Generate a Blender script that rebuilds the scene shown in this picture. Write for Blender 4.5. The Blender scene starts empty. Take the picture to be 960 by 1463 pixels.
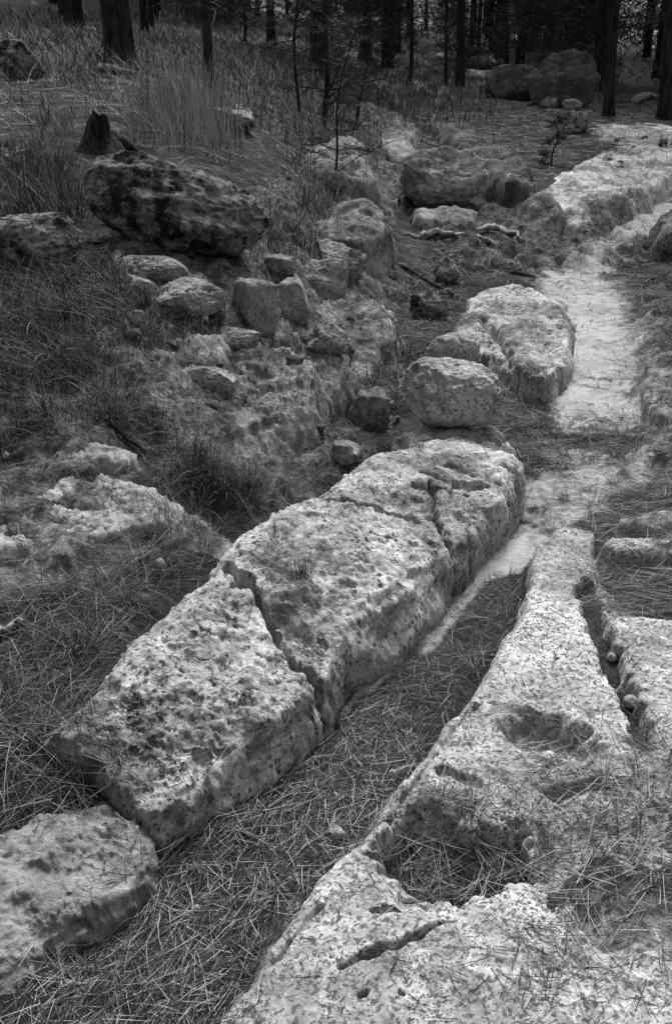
import bpy, math, random
import numpy as np
from mathutils import Vector, Matrix
random.seed(7); RNG = np.random.default_rng(7)
C = bpy.context.scene.collection
SC = bpy.context.scene

# ------------------------------------------------------------------ camera, world, sun, exposure
EYE = 1.6; PITCH = math.radians(27.0); VFOV = math.radians(55.0)
FPX = 731.5 / math.tan(VFOV / 2)
cam = bpy.data.cameras.new('camera'); camo = bpy.data.objects.new('camera', cam); C.objects.link(camo)
camo.location = (0, 0, EYE); camo.rotation_euler = (math.pi / 2 - PITCH, 0, 0)
cam.sensor_fit = 'VERTICAL'; cam.angle = VFOV; cam.sensor_height = 24; cam.lens = 12 / math.tan(VFOV / 2)
cam.clip_start = 0.02; cam.clip_end = 2000
SC.camera = camo
SUN_EL, SUN_AZ = math.radians(50), math.radians(8)       # azimuth clockwise from +Y
w = bpy.data.worlds.new('World'); SC.world = w; w.use_nodes = True
nt = w.node_tree; bg = nt.nodes['Background']
sky = nt.nodes.new('ShaderNodeTexSky'); sky.sky_type = 'NISHITA'; sky.sun_disc = False
sky.sun_elevation = SUN_EL; sky.sun_rotation = SUN_AZ; sky.dust_density = 4; sky.air_density = 1.2
bw = nt.nodes.new('ShaderNodeRGBToBW')                   # the photograph is black and white
nt.links.new(sky.outputs[0], bw.inputs[0]); nt.links.new(bw.outputs[0], bg.inputs[0]); bg.inputs[1].default_value = 0.09
sl = bpy.data.lights.new('sun', 'SUN'); sl.energy = 2.6; sl.angle = math.radians(28); sl.color = (1, 1, 1)
so = bpy.data.objects.new('sun', sl); C.objects.link(so)
so.rotation_euler = (math.pi / 2 - SUN_EL, 0, -SUN_AZ + math.pi)
_d = Vector((math.sin(SUN_AZ) * math.cos(SUN_EL), math.cos(SUN_AZ) * math.cos(SUN_EL), math.sin(SUN_EL)))
so.rotation_euler = _d.to_track_quat('Z', 'Y').to_euler()
SC.view_settings.view_transform = 'Standard'; SC.view_settings.look = 'None'
SC.view_settings.exposure = 1.52; SC.view_settings.gamma = 1.0
SC.cycles.max_bounces = 4; SC.cycles.diffuse_bounces = 3

# ------------------------------------------------------------------ noise
def _h(ix, iy, iz, seed):
    n = (ix * 374761393 + iy * 668265263 + iz * 2147483647 + seed * 1274126177) & 0xffffffff
    n = ((n ^ (n >> 13)) * 1274126177) & 0xffffffff
    return (n ^ (n >> 16)) & 0xffffffff
_t = np.random.default_rng(99).normal(size=(2048, 3)); _t = (_t / np.linalg.norm(_t, axis=1)[:, None]).astype(np.float32); _tx, _ty, _tz = [np.ascontiguousarray(_t[:, k]) for k in range(3)]
_pm = np.random.default_rng(98).permutation(2048).astype(np.int32); _pm = np.concatenate([_pm, _pm])
def _g(ix, iy, iz, fx, fy, fz, seed):
    h = _pm[(_pm[(_pm[(ix + seed * 31) & 2047] + iy) & 2047] + (iz & 2047)) & 2047]
    return _tx[h] * fx + _ty[h] * fy + _tz[h] * fz
def perlin(x, y, z=None, seed=0):
    x = np.asarray(x, np.float32); y = np.asarray(y, np.float32)
    two = z is None
    X = np.floor(x).astype(np.int32); Y = np.floor(y).astype(np.int32); fx = (x - X).astype(np.float32); fy = (y - Y).astype(np.float32)
    u = fx ** 3 * (fx * (fx * 6 - 15) + 10); v = fy ** 3 * (fy * (fy * 6 - 15) + 10)
    def pl(Z, fz):
        a = _g(X, Y, Z, fx, fy, fz, seed); b = _g(X + 1, Y, Z, fx - 1, fy, fz, seed)
        c = _g(X, Y + 1, Z, fx, fy - 1, fz, seed); d = _g(X + 1, Y + 1, Z, fx - 1, fy - 1, fz, seed)
        ab = a + (b - a) * u; cd = c + (d - c) * u
        return ab + (cd - ab) * v
    if two: return pl(np.int32(0), np.float32(0.35)) * 1.4
    z = np.asarray(z, np.float32); Z = np.floor(z).astype(np.int32); fz = (z - Z).astype(np.float32)
    w_ = fz ** 3 * (fz * (fz * 6 - 15) + 10)
    p, q = pl(Z, fz), pl(Z + 1, fz - 1)
    return (p + (q - p) * w_) * 1.4
def fbm(x, y, z=None, s=1.0, o=4, seed=0, g=0.5):
    t = 0; a = 1.0
    for k in range(o):
        f = s * 2.03 ** k
        t = t + a * perlin(x * f, y * f, None if z is None else z * f, seed + k * 17); a *= g
    return t
def worley(x, y, seed=0):
    """distance to the nearest jittered point and that cell's random number"""
    X = np.floor(x).astype(np.int64); Y = np.floor(y).astype(np.int64)
    best = np.full(x.shape, 9.0); rid = np.zeros(x.shape)
    for i in (-1, 0, 1):
        for j in (-1, 0, 1):
            h = _h(X + i, Y + j, np.int64(3), seed)
            px = X + i + (h & 0x3ff) / 1023.0; py = Y + j + ((h >> 10) & 0x3ff) / 1023.0
            d = np.hypot(x - px, y - py); m = d < best
            best = np.where(m, d, best); rid = np.where(m, ((h >> 20) & 0x3ff) / 1023.0, rid)
    return best, rid
def sstep(a, b, x):
    t = np.clip((x - a) / (b - a), 0, 1); return t * t * (3 - 2 * t)

# ------------------------------------------------------------------ measuring: photograph pixel -> point in the place
def ray(px, py):
    a = (px - 480) / FPX; b = (731.5 - py) / FPX
    cp, sp = math.cos(PITCH), math.sin(PITCH)
    return np.array([a, cp + b * sp, -sp + b * cp])
def at_z(px, py, z):
    d = ray(px, py); t = (z - EYE) / min(d[2], -0.012); return np.array([d[0] * t, d[1] * t])
def depth_of(x, y, z): return y * math.cos(PITCH) + (EYE - z) * math.sin(PITCH)
def poly_sd(x, y, P):
    """signed distance, positive inside"""
    x = np.asarray(x, float); best = np.full(x.shape, 1e9); ins = np.zeros(x.shape, bool); n = len(P)
    for i in range(n):
        ax, ay = P[i]; bx, by = P[(i + 1) % n]; ex, ey = bx - ax, by - ay
        wx, wy = x - ax, y - ay; t = np.clip((wx * ex + wy * ey) / (ex * ex + ey * ey + 1e-12), 0, 1)
        best = np.minimum(best, (wx - ex * t) ** 2 + (wy - ey * t) ** 2)
        c = ((ay > y) != (by > y)) & (x < (bx - ax) * (y - ay) / ((by - ay) if by != ay else 1e-12) + ax)
        ins ^= c
    d = np.sqrt(best); return np.where(ins, d, -d)
def poly_sd_near(x, y, P, m=1.6):
    Q = np.array(P); lo, hi = Q.min(0) - m, Q.max(0) + m; x = np.asarray(x, float); y = np.asarray(y, float); out = np.full(x.shape, -m)
    k = (x > lo[0]) & (x < hi[0]) & (y > lo[1]) & (y < hi[1])
    if k.any(): out[k] = poly_sd(x[k], y[k], P)
    return out
def line_d(x, y, L):
    best = np.full(np.shape(x), 1e9)
    for i in range(len(L) - 1):
        ax, ay = L[i]; bx, by = L[i + 1]; ex, ey = bx - ax, by - ay
        wx, wy = x - ax, y - ay; t = np.clip((wx * ex + wy * ey) / (ex * ex + ey * ey + 1e-12), 0, 1)
        best = np.minimum(best, (wx - ex * t) ** 2 + (wy - ey * t) ** 2)
    return np.sqrt(best)
def smooth_poly(P, n=2):
    P = [np.array(p) for p in P]
    for _ in range(n):
        Q = []
        for i in range(len(P)):
            a, b = P[i], P[(i + 1) % len(P)]; Q += [a * .75 + b * .25, a * .25 + b * .75]
        P = Q
    return P

# ------------------------------------------------------------------ the lie of the land
GP = [  # photograph x, y, height
 (150,1440,0),(300,1330,0),(420,1200,0),(520,1060,0.0),(600,960,0),(680,860,0),(740,760,0),(800,680,0),(850,560,0),(860,460,0),(850,390,0),(890,340,0.03),(950,300,0.06),
 (60,1470,0.03),(5,1300,0.0),(30,1130,0.1),(40,980,0.13),(120,900,0.13),(20,850,0.17),(220,800,0.14),(300,740,0.10),(100,760,0.22),(380,690,0.03),(450,660,0.02),(480,600,0.02),
 (530,520,0.03),(560,450,0.05),(600,380,0.08),(560,330,0.12),(550,260,0.18),(530,200,0.26),
 (200,680,0.24),(60,680,0.30),(0,600,0.40),(150,560,0.40),(300,610,0.24),(180,600,.34),(380,620,0.1),(80,480,0.52),(250,455,0.50),(400,470,0.36),(330,475,0.42),(480,430,0.26),(60,400,0.62),(330,360,0.56),
 (150,330,0.66),(430,310,0.50),(20,280,0.74),(250,200,0.82),(420,230,0.62),(120,150,0.95),(400,150,0.80),(480,130,0.66),(0,100,1.08),
 (560,560,0.06),(740,600,0.05),(640,480,0.07),(660,370,0.1),(760,350,0.06),(700,320,0.12),(650,230,0.14),(590,170,0.2),
 (930,700,0.07),(945,800,0.08),(900,640,0.04),(945,480,0.09),(945,380,0.05),(900,850,0.08),(940,1150,0.09),(850,1200,0.08),(900,1300,0.09),(850,1440,0.09),(640,1240,0.03),(600,1215,.03),(680,1225,0.05),(600,1500,0.05),(950,1470,0.1),
 (760,250,0.20),(800,200,0.20),(700,180,0.22),(900,180,0.19),(850,240,.2),(640,140,0.28),(760,130,0.2),(560,110,0.45),(870,165,0.12)]
GW = [(-13,30,2.0),(-6,24,1.25),(-24,30,4.2),(-8,45,2.4),(0,35,0.75),(8,30,0.35),(14,40,0.4),(0,60,1.0),(20,20,-0.2),(-14,12,2.6),(-9,6,1.9),(-5,3,1.1),(-3,1,0.6),
      (5,4,0.1),(9,9,0.05),(4,1,0.1),(60,120,0.5),(-60,120,9),(0,150,1.5),(-20,0,4),(20,0,-0.3),(0,-10,0.0),(-60,40,9),(60,40,-0.5)]
_W = [(*at_z(a, b, z), z) for a, b, z in GP] + GW
_W = np.array(_W)
def _lp(x, y):
    r = np.hypot(x, y); return np.arctan2(x, y) * 1.6, np.log(r + 0.35)
_cx, _cy = _lp(_W[:, 0], _W[:, 1])
def _tps(d2): return 0.5 * d2 * np.log(d2 + 1e-9)
_n = len(_W); _A = np.zeros((_n + 3, _n + 3))
_A[:_n, :_n] = _tps((_cx[:, None] - _cx) ** 2 + (_cy[:, None] - _cy) ** 2) + np.eye(_n) * 0.01
_A[:_n, _n] = 1; _A[:_n, _n + 1] = _cx; _A[:_n, _n + 2] = _cy; _A[_n:, :_n] = _A[:_n, _n:].T
_S = np.linalg.solve(_A, np.concatenate([_W[:, 2], [0, 0, 0]]))
def base_land(x, y):
    a, b = _lp(x, y); z = _S[_n] + _S[_n + 1] * a + _S[_n + 2] * b
    for i in range(_n): z = z + _S[i] * _tps((a - _cx[i]) ** 2 + (b - _cy[i]) ** 2)
    return np.clip(z, -1, 12)
# banks: pieces of ground that stand a step higher
RISE = []
def rise(h, wd, pts, z): RISE.append((h, wd, smooth_poly([at_z(a, b, z) for a, b in pts], 1)))
rise(0.11, 0.14, [(578,165),(640,205),(672,245),(705,275),(745,288),(790,288),(850,272),(900,252),(950,228),(1150,205),(1150,120),(700,105),(590,125)], 0.2)
rise(0.06, 0.30, [(938,505),(932,540),(936,600),(935,640),(960,690),(1200,700),(1200,430),(960,420),(925,470)], 0.08)
ROCKY_P = [[(170,480),(250,400),(330,375),(440,290),(540,285),(570,350),(575,470),(510,600),(440,670),(330,650),(200,650),(120,610)],
 [(-60,640),(60,625),(170,600),(240,690),(250,780),(120,800),(-60,830)], [(560,300),(760,300),(860,320),(930,300),(940,350),(840,370),(700,380),(620,350)],
 [(900,380),(1100,370),(1100,720),(940,680),(915,600),(905,520)], [(490,170),(600,170),(620,240),(560,300),(500,290)], [(740,1130),(980,1100),(1100,1500),(640,1500),(700,1330),(780,1290)]]
ROCKY_W = [smooth_poly([at_z(a, b, h) for a, b in q], 1) for q, h in zip(ROCKY_P, (.28, .28, .1, .12, .3, .1))]
def rocky(x, y):
    m = 0; wob = fbm(x, y, s=4, o=3, seed=6)
    for Q in ROCKY_W: m = np.maximum(m, sstep(-.06, .10, poly_sd_near(x, y, Q) + .10 * wob))
    return m
def ground_z(x, y):
    z = base_land(x, y)
    rk = rocky(x, y); kr = np.clip(np.hypot(x, y) / 3, .5, 2.2)
    rid = 1 - 2 * np.abs(fbm(x, y, s=2.6, o=4, seed=41, g=.55)); z = z + rk * .030 * kr * rid
    q = (z + .02 * fbm(x, y, s=3, o=2, seed=42)) / .045; z = z + rk * .6 * ((np.floor(q) + sstep(.3, .7, q - np.floor(q))) - q) * .045
    z = z + (.35 + rk) * .010 * kr * fbm(x, y, s=9, o=4, seed=43, g=.6)
    wob = fbm(x, y, s=2.2, o=3, seed=5)
    for h, wd, P in RISE:
        sd = poly_sd_near(x, y, P); z = z + h * sstep(-wd * .4, wd * .6, sd + 0.08 * wob)
    r = np.hypot(x, y)
    return z + 0.016 * fbm(x, y, s=3.5, o=4, seed=9) + 0.004 * fbm(x, y, s=25, o=3, seed=11) + np.clip(r - 6, 0, 40) * 0.0025 * fbm(x, y, s=.9, o=3, seed=2)
def P(px, py):
    """the point of the ground seen at a photograph pixel"""
    d = ray(px, py); lo = 0.6; hi = 60.0
    ts = np.exp(np.linspace(math.log(lo), math.log(hi), 160)); zz = base_fast(d[0] * ts, d[1] * ts); below = np.nonzero(EYE + d[2] * ts < zz)[0]
    if len(below) == 0: t = hi
    else:
        k = max(below[0], 1); a, b = ts[k - 1], ts[k]
        tt = np.linspace(a, b, 30); z2 = base_fast(d[0] * tt, d[1] * tt); t = tt[np.argmax(EYE + d[2] * tt < z2)]
    return np.array([d[0] * t, d[1] * t])
# one polar sheet of sample points, fine ahead and coarse elsewhere
az = np.concatenate([np.radians(np.linspace(-180, -50, 27)[:-1]), np.radians(np.linspace(-50, -34, 30)[:-1]), np.linspace(math.radians(-34), math.radians(34), 601),
                     np.radians(np.linspace(34, 50, 30)[1:]), np.radians(np.linspace(50, 180, 27)[1:])])
lr = np.concatenate([np.linspace(math.log(.12), math.log(.75), 40)[:-1], np.linspace(math.log(.75), math.log(14), 1300), np.linspace(math.log(14), math.log(400), 190)[1:]])
if (len(lr) % 2) == 0: lr = np.append(lr, lr[-1] + .02)
if (len(az) % 2) == 0: pass
rr = np.exp(lr); GXX = np.sin(az)[None, :] * rr[:, None]; GYY = np.cos(az)[None, :] * rr[:, None]
GG = ground_z(GXX, GYY)
def lookup(grid, x, y):
    a = np.interp(np.arctan2(x, y), az, np.arange(len(az))); b = np.interp(np.log(np.hypot(x, y) + 1e-9), lr, np.arange(len(lr)))
    i = np.clip(b.astype(int), 0, len(lr) - 2); j = np.clip(a.astype(int), 0, len(az) - 2); fb = b - i; fa = a - j
    return (grid[i, j] * (1 - fb) * (1 - fa) + grid[i + 1, j] * fb * (1 - fa) + grid[i, j + 1] * (1 - fb) * fa + grid[i + 1, j + 1] * fb * fa)
def base_fast(x, y): return lookup(GG, np.asarray(x, float), np.asarray(y, float))
HT = GG.copy()                                              # ground and bedrock together
def surf(x, y): return lookup(HT, np.asarray(x, float), np.asarray(y, float))
def surf1(x, y): return float(surf(np.array([x]), np.array([y]))[0])

# ------------------------------------------------------------------ tagging, linking
def tag(o, label=None, cat=None, group=None, kind=None):
    if label: o['label'] = label
    if cat: o['category'] = cat
    if group: o['group'] = group
    if kind: o['kind'] = kind
    return o
def link(name, me, mat=None, parent=None, loc=None):
    o = bpy.data.objects.new(name, me); C.objects.link(o)
    if mat and me and not me.materials: me.materials.append(mat)
    if parent: o.parent = parent
    if loc is not None: o.location = loc
    return o
def empty(name, loc, label, cat, group=None, rz=0):
    o = bpy.data.objects.new(name, None); o.empty_display_size = .1; C.objects.link(o); o.location = loc; o.rotation_euler = (0, 0, rz)
    return tag(o, label, cat, group)
def mesh(name, V, F, attrs=None, smooth=True):
    me = bpy.data.meshes.new(name); V = np.asarray(V, np.float32); F = np.asarray(F, np.int32); k = F.shape[1]
    me.vertices.add(len(V)); me.vertices.foreach_set('co', V.ravel())
    me.loops.add(F.size); me.loops.foreach_set('vertex_index', F.ravel())
    me.polygons.add(len(F)); me.polygons.foreach_set('loop_start', np.arange(0, F.size, k, dtype=np.int32))
    me.polygons.foreach_set('use_smooth', np.full(len(F), smooth))
    me.update(calc_edges=True)
    for n_, d in (attrs or {}).items():
        a = me.attributes.new(n_, 'FLOAT', 'POINT'); a.data.foreach_set('value', np.asarray(d, np.float32).ravel())
    return me
def copy_thing(o, loc, rot=None, scale=None):
    c = o.copy(); C.objects.link(c); c.location = loc
    if rot is not None: c.rotation_euler = rot
    if scale is not None: c.scale = scale
    for ch in o.children:
        d = ch.copy(); C.objects.link(d); d.parent = c
    return c

# ------------------------------------------------------------------ materials (all grey: the photograph is black and white)
class NT:
    def __init__(s, name, rough=.95):
        m = bpy.data.materials.new(name); m.use_nodes = True; s.m = m; s.t = m.node_tree; s.b = s.t.nodes['Principled BSDF']
        s.b.inputs['Roughness'].default_value = rough; s.b.inputs['Specular IOR Level'].default_value = .15
        s.co = s.t.nodes.new('ShaderNodeTexCoord').outputs['Object']
    def n(s, typ, **k):
        x = s.t.nodes.new(typ)
        for a, b in k.items():
            if a.startswith('i_'): x.inputs[a[2:].replace('_', ' ')].default_value = b
            else: setattr(x, a, b)
        return x
    def l(s, a, b): s.t.links.new(a, b)
    def mapv(s, sc): x = s.n('ShaderNodeMapping'); x.inputs['Scale'].default_value = sc; s.l(s.co, x.inputs[0]); return x.outputs[0]
    def noise(s, scale, detail=6, rough=.6, vec=None, dist=0):
        x = s.n('ShaderNodeTexNoise', i_Scale=scale, i_Detail=detail, i_Roughness=rough, i_Distortion=dist); s.l(vec or s.co, x.inputs['Vector']); return x.outputs['Fac']
    def voro(s, scale, vec=None, feat='F1'):
        x = s.n('ShaderNodeTexVoronoi', feature=feat, i_Scale=scale); s.l(vec or s.co, x.inputs['Vector']); return x
    def math(s, op, a, b=None, c=None, clamp=False):
        x = s.n('ShaderNodeMath', operation=op, use_clamp=clamp)
        for i, v in enumerate((a, b, c)):
            if v is None: continue
            if isinstance(v, (int, float)): x.inputs[i].default_value = v
            else: s.l(v, x.inputs[i])
        return x.outputs[0]
    def rng(s, v, a, b, c=0., d=1.):
        x = s.n('ShaderNodeMapRange', clamp=True, interpolation_type='SMOOTHSTEP')
        s.l(v, x.inputs[0])
        for i, q in enumerate((a, b, c, d)): x.inputs[i + 1].default_value = q
        return x.outputs[0]
    def mix(s, f, a, b): # scalar mix
        x = s.n('ShaderNodeMix', data_type='FLOAT')
        for i, v in zip((0, 2, 3), (f, a, b)):
            if isinstance(v, (int, float)): x.inputs[i].default_value = v
            else: s.l(v, x.inputs[i])
        return x.outputs[0]
    def attr(s, name): return s.n('ShaderNodeAttribute', attribute_name=name).outputs['Fac']
    def out(s, v, bump=None, bd=.01, bs=1.0):
        s.l(v, s.b.inputs['Base Color'])
        if bump is not None:
            b = s.n('ShaderNodeBump'); b.inputs['Distance'].default_value = bd; b.inputs['Strength'].default_value = bs
            s.l(bump, b.inputs['Height']); s.l(b.outputs[0], s.b.inputs['Normal'])
        return s.m
def rock_mat(name, lo, mid, hi, speck=.3, speck_scale=70, patch=3.0, contrast=1.0, crisp=False, fine=1.0, bd=.014):
    t = NT(name)
    warp = t.n('ShaderNodeVectorMath', operation='ADD'); wn = t.n('ShaderNodeTexNoise', i_Scale=14.0, i_Detail=3.0)
    t.l(t.co, wn.inputs['Vector']); ws = t.n('ShaderNodeVectorMath', operation='SCALE'); ws.inputs['Scale'].default_value = .05
    t.l(wn.outputs['Color'], ws.inputs[0]); t.l(t.co, warp.inputs[0]); t.l(ws.outputs[0], warp.inputs[1]); wv = warp.outputs[0]
    a = t.noise(patch, 5, .62); b = t.noise(18 * fine, 7, .72); c = t.noise(110 * fine, 4, .7)
    s1 = t.math('ADD', t.math('MULTIPLY', a, .45), t.math('ADD', t.math('MULTIPLY', b, .38), t.math('MULTIPLY', c, .17)))
    v = t.rng(s1, .5 - .10 / contrast, .5 + .10 / contrast, lo, hi)
    # dark lichen, two sizes
    lich = t.rng(t.noise(9 * fine, 8, .75, dist=.6), .50, .60); v = t.mix(t.math('MULTIPLY', lich, .48), v, mid * .4)
    wh = t.rng(t.noise(13 * fine, 6, .7, vec=wv), .57, .66); v = t.mix(t.math('MULTIPLY', wh, .6), v, hi * 1.15)
    vo = t.voro(speck_scale, wv); keep = t.rng(t.noise(7, 4, .6, vec=wv), .42, .58)
    e = .04 if crisp else .12
    sp = t.math('MULTIPLY', t.rng(vo.outputs['Distance'], .30 - e, .30 + e, 1, 0), keep)
    nn = t.noise((95 if crisp else 55) * fine, 3, .6, vec=wv); sp2 = t.rng(nn, .60 if not crisp else .548, .66 if not crisp else .558)
    v = t.mix(t.math('MULTIPLY', sp, speck), v, mid * .22); v = t.mix(t.math('MULTIPLY', sp2, speck), v, mid * .22)
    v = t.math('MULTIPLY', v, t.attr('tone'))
    bh = t.math('ADD', t.math('MULTIPLY', t.noise(30, 9, .8), 1.7), t.math('MULTIPLY', sp, -.7))
    bh = t.math('ADD', bh, t.math('MULTIPLY', t.noise(8, 8, .72, dist=.5), 4.5))
    bh = t.math('ADD', bh, t.math('MULTIPLY', t.noise(150, 3, .7), .35))
    return t.out(v, bh, bd, .9)
M = {}
M['pale'] = rock_mat('pale_pitted_rock', .15, .34, .66, .8, 60)
M['ledge'] = rock_mat('grey_ledge_rock', .13, .24, .44, .5, 60)
M['crisp'] = rock_mat('flecked_rock', .19, .33, .47, .85, 140, crisp=True, bd=.005)
M['worn'] = rock_mat('worn_rock', .26, .36, .58, .4, 50, fine=.7)
M['dark'] = rock_mat('dark_lichen_rock', .010, .06, .24, .6, 30, patch=5, contrast=1.6)
M['mid'] = rock_mat('mid_grey_rock', .09, .17, .36, .55, 45, patch=4)
def ground_mat():
    t = NT('litter_and_sand')
    sand, tone, rk = t.attr('sand'), t.attr('tone'), t.attr('rocky')
    a = t.noise(6, 6, .65); b = t.noise(60, 5, .75); st = t.noise(40, 7, .8, vec=t.mapv((1, 3.2, 1)), dist=.8)
    lit = t.rng(t.math('ADD', t.math('MULTIPLY', st, .6), t.math('MULTIPLY', a, .4)), .42, .62, .009, .085)
    lit = t.mix(t.rng(t.noise(120, 3, .7), .58, .7), lit, .17)
    s = t.rng(t.math('ADD', t.math('MULTIPLY', a, .55), t.math('MULTIPLY', b, .45)), .34, .60, .34, .66)
    s = t.mix(t.math('MULTIPLY', t.rng(t.noise(45, 4, .7, vec=t.mapv((1, 2.5, 1))), .56, .68), .35), s, .2)
    rc = t.rng(t.math('ADD', t.math('MULTIPLY', t.noise(9, 8, .75), .6), t.math('MULTIPLY', b, .4)), .42, .62, .045, .30)
    rc = t.mix(t.rng(t.noise(24, 6, .75, vec=t.mapv((1, 2, 3))), .52, .60), rc, .05)
    rf = t.rng(t.math('ADD', rk, t.math('MULTIPLY', t.math('SUBTRACT', t.noise(7, 6, .75), .5), 1.8)), .45, .72)
    lit = t.mix(rf, lit, rc)
    f = t.math('ADD', sand, t.math('MULTIPLY', t.math('SUBTRACT', t.noise(26, 8, .8), .5), 1.7)); f = t.rng(f, .18, .85)
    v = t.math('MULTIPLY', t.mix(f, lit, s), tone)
    return t.out(v, t.math('ADD', st, b), .025, 1.0)
M['ground'] = ground_mat()
def blade_mat(name, lo, hi, trans=False):
    t = NT(name, .7); v = t.rng(t.attr('tone'), 0, 1, lo, hi); return t.out(v)
M['needle'] = blade_mat('pine_needles', .004, .31)
M['grass'] = blade_mat('dry_grass', .008, .31)
def bark_mat(name, lo, hi, sc=(14, 14, 2.5)):
    t = NT(name); v = t.noise(1.6, 7, .7, vec=t.mapv(sc), dist=.4); n = t.rng(v, .38, .62, lo, hi); return t.out(n, v, .03, 1)
M['bark'] = bark_mat('dark_bark', .007, .034)
M['twig'] = bark_mat('twig_bark', .012, .05, (60, 60, 20))
M['burnt'] = bark_mat('charred_wood', .006, .055, (30, 30, 6))
M['wood'] = bark_mat('weathered_wood', .12, .42, (20, 20, 20))
def leaf_mat():
    t = NT('pine_foliage', .8); i = t.n('ShaderNodeObjectInfo').outputs['Random']
    v = t.rng(t.noise(3, 4), .3, .7, .018, .075); return t.out(v)
M['leaf'] = leaf_mat()

# ------------------------------------------------------------------ bedrock: ledges and blocks that grow out of the ground
# zone helpers on the sheet
def zone(pts, soft, wob=.5, z=None):
    Q = [P(a, b) if z is None else at_z(a, b, z) for a, b in pts]
    sd = poly_sd_near(GXX, GYY, Q); sz = soft * np.sqrt(GXX ** 2 + GYY ** 2).clip(1, 30) * .3
    return sstep(-sz, sz, sd + sz * wob * ZN)
ZN = fbm(GXX, GYY, s=7, o=3, seed=31) * 1.5
PITN = None
def bedrock(name, pts, mat, label, cat='rock', group=None, R=.06, slope=3.0, rough=1.0, pit=0.0, carve=(), tone=1.0, extra=(), layers=0.0, wob=1.0, sm=1, foot=None, back=.05, p=1.7, cells=None):
    """pts: photograph x, y and height of the rim of the top; slope: steepness of the sides; carve: (polyline of x,y,z, width, depth)"""
    W = [(*at_z(a, b, z), z) for a, b, z in pts]; E = [(*at_z(a, b, z), z) for a, b, z in extra]
    poly = smooth_poly([q[:2] for q in W], sm); pa = np.array(poly); cpt = np.array(W + E)
    zr = cpt[:, 2].max(); pad = (zr + .35) / slope + .08
    pb = pa
    if foot is not None:
        fpoly = smooth_poly([P(q[0], q[1]) for q in foot], 1); pb = np.concatenate([pa, np.array(fpoly)]); pad = .3
    x0, y0 = pb.min(0) - pad; x1, y1 = pb.max(0) + pad
    rmin = max(0.12, np.hypot(np.clip(0, x0, x1), max(y0, 0.01))); rmax = max(np.hypot(q, y1) for q in (x0, x1))
    i0 = max(int(np.searchsorted(rr, rmin)) - 1, 0); i1 = min(int(np.searchsorted(rr, rmax)) + 1, len(rr) - 1)
    aa = [math.atan2(q, max(s, .01)) for q in (x0, x1) for s in (y0, y1)]
    j0 = max(int(np.searchsorted(az, min(aa))) - 1, 0); j1 = min(int(np.searchsorted(az, max(aa))) + 1, len(az) - 1)
    X = GXX[i0:i1, j0:j1]; Y = GYY[i0:i1, j0:j1]; G = GG[i0:i1, j0:j1]; H0 = HT[i0:i1, j0:j1]
    num = 0; den = 0; sc2 = ((x1 - x0) * .15) ** 2 + 1e-4
    for cx, cy, cz in cpt:
        wgt = 1 / ((X - cx) ** 2 + (Y - cy) ** 2 + sc2 * .3) ** 1.3; num = num + wgt * cz; den = den + wgt
    top = num / den
    k = float(np.mean(np.hypot(pa[:, 0], pa[:, 1]))); ks = max(1.0, k / 3.0)          # farther rocks are bigger and coarser
    seed = (abs(hash_name(name + label)) % 1000)
    sd = poly_sd(X, Y, poly) + wob * (.022 * ks * fbm(X, Y, s=6 / ks, o=2, seed=seed))
    di = np.clip(sd, 0, R); round_ = R * (1 - np.sqrt(np.clip(1 - (1 - di / R) ** 2, 0, 1)))
    do = np.clip(-sd, 0, None)
    if foot is None: z = top - round_ - slope * do
    else:
        sf = np.maximum(poly_sd(X, Y, fpoly), poly_sd(X, Y, poly) + back) + wob * .015 * ks * fbm(X, Y, s=6 / ks, o=3, seed=seed + 6)
        df = np.clip(sf, 0, None); t = do / (do + df + 1e-5); z = np.where(do > 0, top * (1 - t ** p) + (G - .03) * t ** p, top) - round_ * .35 - 4 * np.clip(-sf, 0, None)
    wall = sstep(-.05, .01, sd); z = z + rough * (.25 + .75 * wall) * (.018 * ks * fbm(X, Y, s=4.5 / ks, o=3, seed=seed + 1) + .006 * ks ** .5 * fbm(X, Y, s=22 / ks ** .5, o=4, seed=seed + 2, g=.65))
    if layers:
        q = z / layers; z = (np.floor(q) + sstep(.25, .75, q - np.floor(q))) * layers * .8 + z * .2
    for L, wd, dp in carve:
        LL = [at_z(*q) for q in L]; d = line_d(X + .012 * fbm(X, Y, s=14, o=2, seed=seed + 7), Y + .012 * fbm(X, Y, s=14, o=2, seed=seed + 8), LL)
        z = z - dp * (1 - sstep(wd * .25, wd, d * (1 + .3 * fbm(X, Y, s=30, o=2, seed=seed + 3))))
    if pit:
        inside = sstep(-.02, .03, sd)
        msk = sstep(-.15, .35, fbm(X, Y, s=5, o=2, seed=seed + 4))
        for s_, dp, thr, act in ((1 / .040, .012, .36, .20), (1 / .020, .009, .42, .40), (1 / .012, .006, .46, .50)):
            xx, yy = X + .011 * fbm(X, Y, s=45, o=3, seed=3), Y + .011 * fbm(X, Y, s=45, o=3, seed=4)
            f, rid = worley(xx * s_ * .75, yy * s_ * 1.2, seed)
            z = z - pit * dp * (.4 + rid) * (rid < act) * (1 - sstep(thr * .7, thr, f)) * (.35 + .65 * msk) * inside
    keep = z > G - .05 - .004 * k * k
    HT[i0:i1, j0:j1] = np.maximum(H0, np.where(keep, z, -9))
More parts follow.
